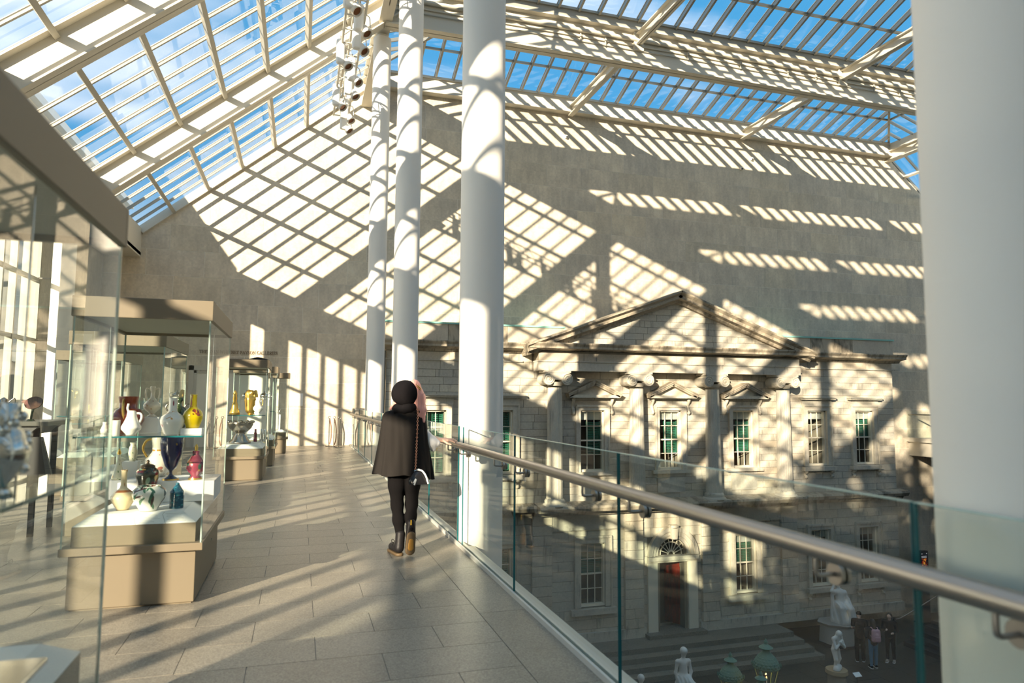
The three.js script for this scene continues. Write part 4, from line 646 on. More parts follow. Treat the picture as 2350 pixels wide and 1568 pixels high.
  t = ware('vase', 'tall cobalt blue urn on a slim gilt foot', 'urn', at2(396, -6.42, DK + 0.165), [[0, 0], [0.062, 0], [0.062, 0.01], [0.03, 0.03], [0.012, 0.05], [0.014, 0.075], [0.05, 0.12], [0.082, 0.22], [0.09, 0.30], [0.088, 0.36], [0.06, 0.38], [0.05, 0.40], [0.058, 0.42], [0, 0.42]], mats.cobalt); mesh('foot_ring', cyl(0.064, 0.066, 0.012, 0, 0.006, 0), M.gold, t);
  t = ware('vase', 'broad ivory ewer with gilt scrollwork and a gold loop handle', 'ewer', at2(366, -6.72, DK + 0.165), [[0, 0], [0.06, 0], [0.09, 0.04], [0.112, 0.10], [0.105, 0.15], [0.07, 0.19], [0.052, 0.215], [0.05, 0.26], [0.06, 0.33], [0.04, 0.36], [0, 0.36]], mats.ivory); mesh('handle', tube([V(-0.05, 0.33, 0), V(-0.10, 0.31, 0), V(-0.125, 0.24, 0), V(-0.09, 0.17, 0)], 0.01, 8), M.gold, t);
  t = ware('vase', 'rose pink moon flask with a gilt neck mount', 'flask', at2(452, -6.42, DK + 0.165), [[0, 0], [0.05, 0], [0.05, 0.02], [0.04, 0.03], [0.074, 0.09], [0.072, 0.14], [0.04, 0.19], [0.026, 0.21], [0.03, 0.235], [0.02, 0.24], [0, 0.24]], mats.pink); mesh('neck', lathe([[0.018, 0.235], [0.012, 0.25], [0.016, 0.27], [0.004, 0.295], [0, 0.295]], 20), M.gold, t); mesh('foot', cyl(0.052, 0.056, 0.014, 0, 0.007, 0), M.gold, t);
  const b4 = thing('riser_block', 'tall white riser under the small celadon vase', 'riser', at2(305, -6.75, DK), 0, 'white risers in the porcelain case'); mesh('block', rbox(0.12, 0.30, 0.12, 0.003, 0, 0.15, 0), M.white, b4);
  ware('vase', 'small pale celadon vase on the tall white riser', 'vase', at2(307, -6.75, DK + 0.30), [[0, 0], [0.022, 0], [0.026, 0.02], [0.036, 0.07], [0.03, 0.12], [0.02, 0.14], [0.026, 0.16], [0, 0.16]], mats.small);
  t = ware('vase', 'slender conical glass cruet behind the cream bottle', 'cruet', at2(276, -6.6, DK + 0.16), [[0, 0], [0.052, 0], [0.05, 0.02], [0.03, 0.10], [0.012, 0.16], [0.012, 0.21], [0, 0.21]], mats.small); mesh('stopper', lathe([[0.008, 0.2], [0.016, 0.22], [0.004, 0.26], [0, 0.26]], 16), M.gold, t); mesh('stand', rbox(0.12, 0.16, 0.1, 0.003, 0, -0.08, 0), M.white, t);
}
// silver and gilt in the further cases
const bowlP = [[0, 0], [0.20, 0], [0.20, 0.03], [0.16, 0.06], [0.12, 0.14], [0.09, 0.17], [0.09, 0.20], [0.14, 0.23], [0.20, 0.29], [0.23, 0.36], [0.235, 0.40], [0.225, 0.40], [0.19, 0.30], [0, 0.24]];
{
  let t = ware('punch_bowl', 'large tarnished silver punch bowl with a scalloped rim on a broad foot', 'bowl', at2(551, -14.25, DK), bowlP, M.darkSilver); for (let i = 0; i < 12; i++) { const a = i / 12 * Math.PI * 2; mesh('rim_scallop', sph(0.035, Math.cos(a) * 0.225, 0.41, Math.sin(a) * 0.225, 1, 0.8, 1, 10), M.darkSilver, t); }
  const leaf = []; for (let i = 0; i < 16; i++) leaf.push({ c: [rr(-0.09, 0.09), 0.36 + rr(-0.06, 0.08), rr(-0.05, 0.05)], r: [rr(0.03, 0.05), rr(0.04, 0.06), rr(0.03, 0.05)] });
  t = thing('gilt_ewer', 'ornate gilt ewer with a leafy crest on the glass shelf', 'ewer', at2(574, -14.3, 1.205)); mesh('body', blob([[[0, 0.02, 0], [0, 0.1, 0], 0.05, 0.05], [[-0.02, 0.10, 0], [-0.03, 0.28, 0], 0.09, 0.10], ...leaf], 0.012, 0.03), M.gold, t); mesh('foot', cyl(0.05, 0.075, 0.03, 0, 0.015, 0), M.gold, t);
  t = ware('vase', 'white gilt vase with a slim neck beside the gilt ewer', 'vase', at2(590, -14.0, 1.205), [[0, 0], [0.05, 0], [0.05, 0.015], [0.03, 0.03], [0.09, 0.10], [0.09, 0.14], [0.05, 0.19], [0.035, 0.24], [0.05, 0.33], [0, 0.33]], mats.crackle); mesh('handle', tube([V(0.04, 0.30, 0), V(0.08, 0.27, 0), V(0.08, 0.2, 0), V(0.06, 0.17, 0)], 0.008, 6), M.gold, t);
  ware('gilt_bottle', 'tall gilt covered bottle at the edge of the punch bowl case', 'bottle', at2(536, -14.2, 1.205), [[0, 0], [0.10, 0], [0.09, 0.05], [0.06, 0.12], [0.05, 0.2], [0.03, 0.26], [0.045, 0.30], [0.03, 0.36], [0.04, 0.40], [0.01, 0.46], [0, 0.46]], M.gold);
  for (const [px, l] of [[562, 'silver tureen with a knob on a white riser above the punch bowl'], [604, 'silver coffee pot on a white riser against the case side']]) { const q = ware('silver_pot', l, 'pot', at2(px, -14.75, 1.205 + 0.28), [[0, 0], [0.05, 0], [0.03, 0.02], [0.09, 0.06], [0.09, 0.10], [0.05, 0.14], [0.015, 0.15], [0.02, 0.18], [0, 0.19]], M.silver); mesh('handle', new THREE.TorusGeometry(0.04, 0.007, 6, 16).translate(0.1, 0.09, 0), M.silver, q); mesh('riser', rbox(0.2, 0.278, 0.16, 0.003, 0, -0.14, 0), M.white, q); }
  for (const [px, m, l] of [[586, mats.pink, 'small pink cut glass decanter behind the punch bowl'], [600, M.silver, 'little silver candlestick right of the punch bowl'], [607, M.silver, 'second silver candlestick against the case glass']]) ware('decanter', l, 'tableware', at2(px, -14.7, DK), [[0, 0], [0.035, 0], [0.035, 0.05], [0.03, 0.16], [0.02, 0.19], [0.018, 0.25], [0, 0.25]], m);
  const b = thing('riser_block', 'upright white block inside the narrow case', 'riser', at2(638, -20.5, DK)); mesh('block', rbox(0.10, 0.42, 0.10, 0.003, 0, 0.21, 0), M.white, b);
  const p = thing('silver_sprig', 'small silver sprig ornament on top of the white block', 'ornament', at2(638, -20.5, DK + 0.42)); mesh('sprig', merge([tube([V(0, 0, 0), V(0.01, 0.08, 0), V(0.04, 0.14, 0)], 0.006, 6), tube([V(0, 0, 0), V(0.06, 0.05, 0), V(0.14, 0.06, 0)], 0.006, 6), tube([V(0, 0.03, 0), V(-0.03, 0.1, 0), V(-0.02, 0.16, 0)], 0.005, 6)]), M.silver, p);
  const cl = thing('folded_cloth', 'black cloth folded on top of the punch bowl case', 'cloth', V(-0.92, 2.24, -14.3)); mesh('cloth', blob([[[-0.5, 0.012, 0], [0.3, 0.014, 0], 0.016, 0.02], { c: [0.12, 0.02, 0], r: [0.14, 0.06, 0.12] }, { c: [-0.2, 0.012, 0], r: [0.4, 0.02, 0.2] }], 0.016, 0.04, (q, d) => Math.max(d, -q[1])), M.black, cl);
  // near case
  t = ware('silver_vase', 'polished repousse silver vase on the glass shelf of the near case', 'vase', V(-0.787, 1.226, -2.23), [[0, 0], [0.045, 0], [0.04, 0.02], [0.03, 0.035], [0.07, 0.09], [0.078, 0.13], [0.06, 0.18], [0.035, 0.21], [0.05, 0.26], [0, 0.26]], M.silver); for (let i = 0; i < 26; i++) { const a = i * 2.4, y = 0.08 + (i % 9) * 0.018; mesh('boss', sph(0.014, Math.cos(a) * 0.066, y, Math.sin(a) * 0.066, 1, 1, 1, 8), M.silver, t); }
  t = ware('silver_tray', 'square footed silver salver on the deck of the near case', 'tray', V(-0.86, DK, -2.35), [[0, 0.05], [0.03, 0.05], [0.03, 0.10], [0.02, 0.13], [0.035, 0.17], [0.05, 0.22], [0.03, 0.26], [0, 0.26]], M.silver); mesh('salver', rbox(0.3, 0.02, 0.3, 0.008, 0, 0.045, 0), M.silver, t); mesh('base', cyl(0.06, 0.08, 0.036, 0, 0.018, 0), M.silver, t);
  // cut glass in the second row
  for (let i = 0; i < 5; i++) ware('glass_bowl', ['tall clear cut glass compote in the case behind the porcelain', 'clear glass footed bowl beside the compote', 'clear cut glass jug on the upper shelf', 'clear glass goblet near the case corner', 'squat clear glass jar beneath the compote'][i], 'glassware', V(-2.15 + (i % 3) * 0.24, i < 3 ? SH : DK, -9.1 - (i % 2) * 0.4), [[0, 0], [0.06, 0], [0.012, 0.03], [0.012, 0.10], [0.08, 0.15], [0.10, 0.22 + 0.03 * i], [0.095, 0.22 + 0.03 * i], [0.07, 0.16], [0, 0.13]], M.glass);
  // slab-topped table with silver and dark flowers by the window wall
  t = thing('display_table', 'dark slab display table with a grey sloping front near the window wall', 'table', V(-3.35, 0, -9.1)); mesh('slab', rbox(1.5, 0.05, 0.9, 0.008, 0, 1.22, 0), std([0.10, 0.10, 0.085], 0.4), t); mesh('apron', prism([[-0.6, 1.10], [0.55, 1.10], [0.65, 1.195], [-0.7, 1.195]], -0.4, 0.4), std([0.08, 0.08, 0.08], 0.5), t);
  { const g = prism([[-0.75, 0.55], [0.84, 0.55], [0.70, 1.08], [-0.75, 1.08]], 0.40, 0.45); mesh('front_panel', g, std([0.045, 0.045, 0.043], 0.6), t); } for (const sx of [-0.6, 0.6]) for (const sz of [-0.3, 0.3]) mesh('leg', box(0.05, 1.2, 0.05, sx, 0.6, sz), M.black, t);
  const tb = [[-0.15, 'round silver pot with a finial on the slab table', M.silver, 0.09, 0.22], [0.02, 'pinkish copper ewer on the slab table', std([0.55, 0.32, 0.26], 0.25, 0.9), 0.08, 0.25], [0.22, 'silver tea urn with branching handles on the slab table', M.darkSilver, 0.08, 0.26], [-0.4, 'dark green glass bottle on the slab table', mats.green, 0.06, 0.2]];
  for (const [dx, l, m, r, h] of tb) { const q = ware('table_silver', l, 'silverware', V(-3.35 + dx, 1.245, -8.95), [[0, 0], [r * 0.6, 0], [r * 0.3, h * 0.15], [r, h * 0.4], [r, h * 0.6], [r * 0.45, h * 0.8], [r * 0.5, h * 0.9], [r * 0.1, h], [0, h]], m); mesh('handle', tube([V(r * 0.6, h * 0.8, 0), V(r * 1.3, h * 0.95, 0), V(r * 1.2, h * 0.5, 0), V(r * 0.9, h * 0.4, 0)], 0.008, 6), m, q); }
  { const q = thing('flower_vase', 'bronze flower-shaped vase leaning at the end of the slab table', 'vase', V(-2.86, 1.245, -8.95)); mesh('stem', tube([V(0, 0.02, 0), V(0.01, 0.1, 0), V(0.03, 0.17, 0)], 0.012, 8), mats.green, q); mesh('bloom', lathe([[0, 0], [0.05, 0.02], [0.09, 0.05], [0.08, 0.055], [0.03, 0.03], [0, 0.025]], 24).rotateX(0.9).translate(0.03, 0.17, 0), std([0.16, 0.09, 0.06], 0.35, 0.4), q); mesh('foot', cyl(0.03, 0.05, 0.02, 0, 0.01, 0), mats.green, q); }
}
// ------------------------------------------------------------------ lettering and fittings on the end wall
{
  const font = await new FontLoader().loadAsync('fonts/droid/droid_serif_regular.typeface.json');
  const g = new TextGeometry('THE JOAN WHITNEY PAYSON GALLERIES', { font, size: 0.105, depth: 0.012, curveSegments: 3 }); g.computeBoundingBox(); const w = g.boundingBox.max.x;
  const x1 = onZ(637, 812, WZ).x, x0 = onZ(457, 808, WZ).x, y = onZ(637, 815, WZ).y;
  g.scale((x1 - x0) / w, 1, 1).translate(x0, y, WZ + 0.001);
  const t = thing('wall_lettering', 'bronze serif capitals naming the galleries above the doorway', 'lettering', V(0, 0, 0)); stuff(mesh('letters', g, std([0.16, 0.09, 0.04], 0.5), t));
  const a = onZ(664, 903, WZ), b = onZ(695, 932, WZ), s = thing('wall_plaque', 'blank white text panel on the limestone wall right of the gallery door', 'sign', V((a.x + b.x) / 2, (a.y + b.y) / 2, WZ + 0.011)); mesh('panel', rbox(b.x - a.x, a.y - b.y, 0.02, 0.003), M.white, s);
  for (const [px, py, l] of [[1299, 315, 'small grey motion sensor on the wall above the pediment left slope'], [1724, 366, 'small grey sensor on the wall below the skylight right of the pediment'], [1700, 388, 'tiny grey detector below the wall sensor']]) { const p = onZ(px, py, WZ), q = thing('wall_sensor', l, 'sensor', V(p.x, p.y, WZ)); mesh('housing', rbox(0.1, 0.12, 0.1, 0.02, 0, 0, 0.05), M.plaster, q); mesh('lens', sph(0.035, 0, -0.02, 0.09), M.black, q); }
  // rope stanchions
  const sx = [[752, 'left'], [762, 'mid'], [772, 'right']];
  sx.forEach(([px], i) => { const p = onY(px, 1021, 0); const q = thing('stanchion', ['slim bronze rope stanchion by the end wall with a rope looped down it', 'slim bronze rope stanchion between two others at the end wall', 'slim bronze rope stanchion nearest the glass balustrade end'][i], 'stanchion', V(p.x, 0, WZ + 0.5 + 0.3 * i), 0, 'rope stanchions at the end wall'); mesh('base', lathe([[0, 0], [0.11, 0], [0.11, 0.02], [0.04, 0.035], [0, 0.035]], 28), M.darkSilver, q); mesh('post', cyl(0.015, 0.015, 0.86, 0, 0.46, 0, 12), M.darkSilver, q); mesh('ring', new THREE.TorusGeometry(0.035, 0.009, 8, 18).translate(0, 0.93, 0), M.darkSilver, q); if (i < 2) mesh('rope', tube([V(0.01, 0.88, 0), V(0.06, 0.6, 0.02), V(0.06, 0.25, 0.02), V(0.02, 0.06, 0.03)], 0.018, 8), std([0.30, 0.16, 0.10], 0.8), q); });
}
// ------------------------------------------------------------------ lighting truss above the walkway
{
  const TX = 0.88, TY = 9.63, zA = -19.7, zB = -8.0;
  const t = thing('lighting_truss', 'cream steel lighting truss hung along the walkway below the glass roof', 'truss', V(TX, TY, 0));
  for (const s of [-0.2, 0.2]) mesh('rail', rod(V(s, 0, zA), V(s, 0, zB), 0.028, 10), M.paint, t);
  mesh('rail', rod(V(0, 0.34, zA), V(0, 0.34, zB), 0.028, 10), M.paint, t);
  for (let z = zA; z < zB; z += 0.6) { mesh('lacing', rod(V(-0.2, 0, z), V(0.2, 0, z + 0.0), 0.015, 6), M.paint, t); mesh('lacing', rod(V(0, 0.34, z), V(0.2, 0, z + 0.3), 0.014, 6), M.paint, t); mesh('lacing', rod(V(0, 0.34, z), V(-0.2, 0, z + 0.3), 0.014, 6), M.paint, t); }
  for (const z of [-18.05, -12.5]) mesh('hanger', rod(V(0, 0.34, z), V(0, 2.0, z), 0.02, 8), M.paint, t);
  let k = 0; for (let z = zA + 0.15; z < -10.5; z += 0.78) {
    const side = (k++ % 3 === 2) ? -0.22 : 0.06, q = thing('spotlight', k % 3 === 0 ? 'white spotlight clamped on the outer rail of the lighting truss' : 'white spotlight with an amber lens clamped under the lighting truss', 'spotlight', V(TX + side, TY - 0.1, z), -0.1 + (k % 2) * 0.25, k % 3 === 0 ? 'outer truss spotlights' : 'truss spotlights');
    mesh('ballast_box', rbox(0.20, 0.60, 0.13, 0.06, 0, -0.10, 0.08), M.white, q); mesh('yoke', tube([V(-0.03, -0.22, 0.0), V(0.0, 0.02, -0.05), V(0.2, 0.02, -0.05), V(0.24, -0.24, 0.0)], 0.012, 6), M.plaster, q);
    const dir = V(0.45, -0.75, 0.3 + 0.2 * (k % 2)).normalize(), aim = (g) => g.applyQuaternion(new THREE.Quaternion().setFromUnitVectors(V(0, 1, 0), dir)).translate(0.08, -0.26, 0);
    const b = mesh('barrel', aim(lathe([[0, 0], [0.08, 0], [0.095, 0.04], [0.095, 0.16], [0.115, 0.17], [0.115, 0.23], [0.095, 0.23], [0.09, 0.16], [0, 0.15]], 24)), M.plaster, q); mesh('lens', aim(cyl(0.09, 0.09, 0.01, 0, 0.185, 0)), std([0.22, 0.09, 0.04], 0.3, 0.3), b); mesh('clamp', rbox(0.07, 0.14, 0.07, 0.015, 0, 0.24, 0), M.steel, q);
  }
}
// ------------------------------------------------------------------ the woman on the walkway
const skin = std([0.72, 0.47, 0.36], 0.55), darkCloth = cloth([0.010, 0.009, 0.009]), hairBlack = std([0.012, 0.010, 0.010], 0.5), pinkHair = std([0.85, 0.40, 0.33], 0.6);
{
  const P = thing('person', 'woman in a black cape and beret walking away, one hand on the rail', 'person', V(1.0, 0, -6.9));
  // body: head, neck, trunk and arms as one surface, the right hand on its own finer grid
  const bodyP = [{ c: [0.025, 1.565, -0.01], r: [0.076, 0.108, 0.093] }, [[0.015, 1.36, 0.01], [0.02, 1.49, 0.0], 0.055, 0.05], [[-0.10, 1.31, 0.02], [0.11, 1.31, 0.02], 0.075, 0.075], [[0, 1.25, 0.01], [0, 0.92, 0.0], 0.115, 0.12],
    [[-0.15, 1.31, 0.02], [-0.19, 1.05, 0.03], 0.046, 0.038], [[-0.19, 1.05, 0.03], [-0.16, 0.84, -0.06], 0.036, 0.026], [[0.15, 1.31, 0.01], [0.235, 1.10, 0.0], 0.046, 0.037], [[0.235, 1.10, 0.0], [0.385, 1.097, -0.03], 0.034, 0.023], [[-0.16, 0.84, -0.06], [-0.15, 0.76, -0.08], 0.026, 0.03]];
  const wr = [0.385, 1.097, -0.03], hand = [[wr, [0.43, 1.097, -0.032], 0.022, 0.026], [[0.42, 1.095, -0.055], [0.45, 1.095, -0.015], 0.017, 0.017]];
  const fingers = [[[0.455, 1.105, -0.066], [0.50, 1.103, -0.078], [0.53, 1.089, -0.083]], [[0.462, 1.107, -0.046], [0.515, 1.103, -0.052], [0.550, 1.085, -0.055]], [[0.460, 1.105, -0.026], [0.510, 1.099, -0.026], [0.545, 1.082, -0.026]], [[0.450, 1.099, -0.008], [0.492, 1.089, -0.002], [0.52, 1.073, 0.0]]];
  for (const [a, b, c] of fingers) hand.push([a, b, 0.0095, 0.0085], [b, c, 0.0085, 0.007]); hand.push([[0.415, 1.087, -0.008], [0.44, 1.067, 0.02], 0.012, 0.010], [[0.44, 1.067, 0.02], [0.475, 1.055, 0.028], 0.010, 0.008]);
  mesh('body', merge([blob(bodyP, 0.014, 0.05), blob(hand, 0.0045, 0.008)]), skin, P);
  const hr = mesh('hair', blob([[[0.095, 1.65, 0.03], [0.14, 1.53, 0.04], 0.055, 0.058], [[0.14, 1.53, 0.04], [0.165, 1.40, 0.06], 0.056, 0.046], [[0.165, 1.40, 0.06], [0.18, 1.29, 0.09], 0.042, 0.016], [[0.10, 1.50, 0.06], [0.14, 1.34, 0.10], 0.04, 0.016], [[-0.10, 1.46, 0.0], [-0.135, 1.41, 0.01], 0.026, 0.012]], 0.008, 0.03, (p, d) => d + 0.004 * Math.sin(p[0] * 260 + p[2] * 180 + p[1] * 20)), pinkHair, P);
  mesh('hair_clip', merge([rod(V(0.10, 1.655, 0.105), V(0.155, 1.615, 0.07), 0.004, 6), rod(V(0.10, 1.64, 0.11), V(0.15, 1.60, 0.08), 0.004, 6)]), M.gold, hr);
  mesh('beret', blob([{ c: [0.005, 1.595, 0.02], r: [0.126, 0.105, 0.122] }, { c: [-0.02, 1.545, 0.045], r: [0.112, 0.095, 0.105] }, { c: [0.03, 1.53, 0.05], r: [0.09, 0.085, 0.09] }], 0.009, 0.04, (p, d) => d + 0.0015 * Math.sin(p[1] * 300) * Math.sin(p[0] * 120)), cloth([0.008, 0.007, 0.008]), P);
  const sc = []; for (let i = 0; i < 10; i++) { const a = i / 10 * 6.283, b = (i + 1) / 10 * 6.283; sc.push([[0.01 + Math.cos(a) * 0.085, 1.415 + 0.012 * Math.sin(a * 2), 0.02 + Math.sin(a) * 0.08], [0.01 + Math.cos(b) * 0.085, 1.415 + 0.012 * Math.sin(b * 2), 0.02 + Math.sin(b) * 0.08], 0.042, 0.042]); }
  mesh('scarf', blob(sc, 0.010, 0.03), cloth([0.010, 0.009, 0.010]), P);
  // cape: lofted cloth with folds and an uneven hem
  {
    const NU = 96, NV = 40, pos = [], idx = [], prof = [[1.415, 0.075, 0.07], [1.40, 0.13, 0.085], [1.382, 0.185, 0.10], [1.345, 0.214, 0.112], [1.22, 0.228, 0.125], [1.05, 0.245, 0.135], [0.90, 0.266, 0.145], [0, 0.288, 0.155]];
    for (let j = 0; j <= NV; j++) for (let i = 0; i <= NU; i++) {
      const a = i / NU * Math.PI * 2, cx = Math.cos(a), sz = Math.sin(a), hem = 0.765 - 0.055 * Math.max(0, cx) * (sz > -0.5 ? 1 : 0.6) + 0.015 * Math.max(0, -cx) + 0.008 * Math.sin(a * 5), v = j / NV, y = 1.415 + (hem - 1.415) * v; let k = 0; while (k < prof.length - 2 && y < prof[k + 1][0]) k++;
      const A = prof[k], B = prof[k + 1], y1 = B[0] || hem, t = Math.min(1, Math.max(0, (A[0] - y) / (A[0] - y1))), ex = 2.6, den = Math.pow(Math.pow(Math.abs(cx), ex) + Math.pow(Math.abs(sz), ex), 1 / ex);
      const fold = 1 + 0.06 * v * v * Math.sin(a * 6 + 0.8 + v) + 0.035 * v * Math.sin(a * 14 + 2 - 2 * v) + 0.012 * Math.sin(a * 23 + 5 * v) - 0.03 * Math.exp(-Math.pow((a - 2.25) / 0.035, 2)) * v;
      pos.push((A[1] + (B[1] - A[1]) * t) * cx / den * fold + 0.004 * v, y, 0.015 + (A[2] + (B[2] - A[2]) * t) * sz / den * fold);
    }
    for (let j = 0; j < NV; j++) for (let i = 0; i < NU; i++) { const o = j * (NU + 1) + i; idx.push(o, o + 1, o + NU + 1, o + 1, o + NU + 2, o + NU + 1); }
    const g = new THREE.BufferGeometry(); g.setAttribute('position', new THREE.Float32BufferAttribute(pos, 3)); g.setIndex(idx); g.computeVertexNormals(); g.setAttribute('uv', new THREE.Float32BufferAttribute(new Float32Array(pos.length / 3 * 2), 2));
    const c = mesh('cape', g, phy([0.018, 0.0155, 0.014], 0.85, { specularIntensity: 0.35, side: THREE.DoubleSide }), P);
    mesh('collar', blob([[[-0.10, 1.385, 0.095], [0.12, 1.385, 0.095], 0.022, 0.022], [[-0.10, 1.385, 0.095], [-0.13, 1.37, 0.0], 0.02, 0.018], [[0.12, 1.385, 0.095], [0.15, 1.37, 0.0], 0.02, 0.018]], 0.009, 0.02), darkCloth, c);
  }
  mesh('sleeve', blob([[[0.20, 1.17, 0.0], [0.27, 1.085, -0.01], 0.055, 0.062], [[0.27, 1.085, -0.01], [0.335, 1.07, -0.02], 0.058, 0.042], [[0.28, 1.05, -0.01], [0.30, 1.01, -0.01], 0.045, 0.028]], 0.009, 0.03), std([0.80, 0.80, 0.80], 0.8), P);
  mesh('trousers', blob([[[-0.02, 0.92, 0.0], [0.04, 0.92, 0.0], 0.12, 0.12], [[-0.065, 0.86, 0.01], [-0.06, 0.66, 0.0], 0.100, 0.078], [[-0.06, 0.66, 0.0], [-0.05, 0.47, -0.01], 0.078, 0.058], [[-0.05, 0.47, -0.01], [-0.04, 0.33, 0.03], 0.056, 0.054], [[-0.04, 0.33, 0.03], [-0.018, 0.15, 0.06], 0.052, 0.040], [[0.085, 0.86, 0.01], [0.095, 0.66, -0.01], 0.098, 0.076], [[0.095, 0.66, -0.01], [0.098, 0.47, -0.03], 0.076, 0.058], [[0.098, 0.47, -0.03], [0.086, 0.36, 0.02], 0.056, 0.052], [[0.086, 0.36, 0.02], [0.078, 0.25, 0.08], 0.050, 0.040]], 0.010, 0.035), cloth([0.006, 0.0055, 0.006]), P);
  const leather = phy([0.010, 0.009, 0.010], 0.5, { specularIntensity: 0.5 }), soleM = std([0.13, 0.085, 0.04], 0.6), soleY = std([0.40, 0.20, 0.03], 0.5);
  // left boot flat, heel towards the viewer
  const bl = mesh('boot', blob([[[-0.022, 0.20, 0.06], [-0.03, 0.10, 0.075], 0.047, 0.045], [[-0.035, 0.065, 0.085], [-0.075, 0.055, -0.10], 0.042, 0.040]], 0.008, 0.03, (p, d) => Math.max(d, 0.028 - p[1])), leather, P);
  mesh('sole', blob([[[-0.035, 0.016, 0.088], [-0.08, 0.016, -0.12], 0.042, 0.044]], 0.006, 0.02, (p, d) => Math.max(d, p[1] - 0.028, 0.001 - p[1])), soleM, bl); mesh('laces', merge([tube([V(-0.07, 0.13, 0.03), V(-0.095, 0.15, 0.03), V(-0.10, 0.125, 0.035), V(-0.075, 0.115, 0.03)], 0.003, 6), tube([V(-0.07, 0.13, 0.03), V(-0.085, 0.11, 0.035), V(-0.095, 0.09, 0.035)], 0.003, 6)]), M.black, bl);
  // right boot pushing off, sole facing back
  const br = mesh('boot', blob([[[0.078, 0.30, 0.07], [0.075, 0.20, 0.09], 0.047, 0.046], [[0.072, 0.18, 0.085], [0.068, 0.06, 0.055], 0.042, 0.042]], 0.008, 0.03, (p, d) => Math.max(d, p[2] - 0.115)), leather, P);
  mesh('sole', blob([[[0.074, 0.185, 0.125], [0.066, 0.055, 0.115], 0.044, 0.050]], 0.007, 0.02, (p, d) => Math.max(d, p[2] - 0.142, 0.112 - p[2])), soleM, br); mesh('sole_patch', blob([[[0.072, 0.14, 0.143], [0.068, 0.08, 0.143], 0.026, 0.03]], 0.006, 0.01, (p, d) => Math.max(d, Math.abs(p[2] - 0.143) - 0.004)), soleY, br); mesh('heel_loop', rbox(0.012, 0.05, 0.006, 0.002, 0.072, 0.315, 0.118), std([0.55, 0.35, 0.03], 0.6), br);
}
{
  const b = thing('handbag', 'black half-moon handbag with white piping hanging on a long copper chain', 'handbag', V(1.125, 0.69, -6.69));
  mesh('pouch', blob([{ c: [0, 0.02, 0], r: [0.085, 0.125, 0.05] }, [[-0.06, 0.03, 0], [0.065, 0.02, 0], 0.035, 0.035]], 0.007, 0.03, (p, d) => Math.max(d, 0.0 - p[1])), phy([0.015, 0.014, 0.016], 0.3, { clearcoat: 0.4 }), b);
  mesh('piping', merge([tube([V(-0.02, 0.145, 0.03), V(0.025, 0.13, 0.045), V(0.06, 0.08, 0.05), V(0.085, 0.01, 0.035)], 0.009, 8), tube([V(-0.055, 0.02, 0.045), V(-0.035, 0.06, 0.052), V(-0.05, 0.0, 0.04)], 0.009, 8)]), M.white, b); mesh('zip', rod(V(-0.05, 0.13, 0.02), V(0.0, 0.15, 0.03), 0.006, 6), M.chrome, b);
  const ch = [], a = V(-0.01, 0.71, 0.035 - 0.115), m = V(-0.02, 0.40, -0.045), e = V(-0.035, 0.13, 0.0), cv = new THREE.CatmullRomCurve3([V(-0.005, 0.735, -0.16), a, m, e]); for (let i = 0; i < 56; i++) { const p = cv.getPoint(i / 55); ch.push(new THREE.TorusGeometry(0.008, 0.003, 5, 8).rotateY(i & 1 ? 1.57 : 0).translate(p.x, p.y, p.z)); }
  stuff(mesh('chain', merge(ch), std([0.80, 0.42, 0.28], 0.3, 1), b));
}
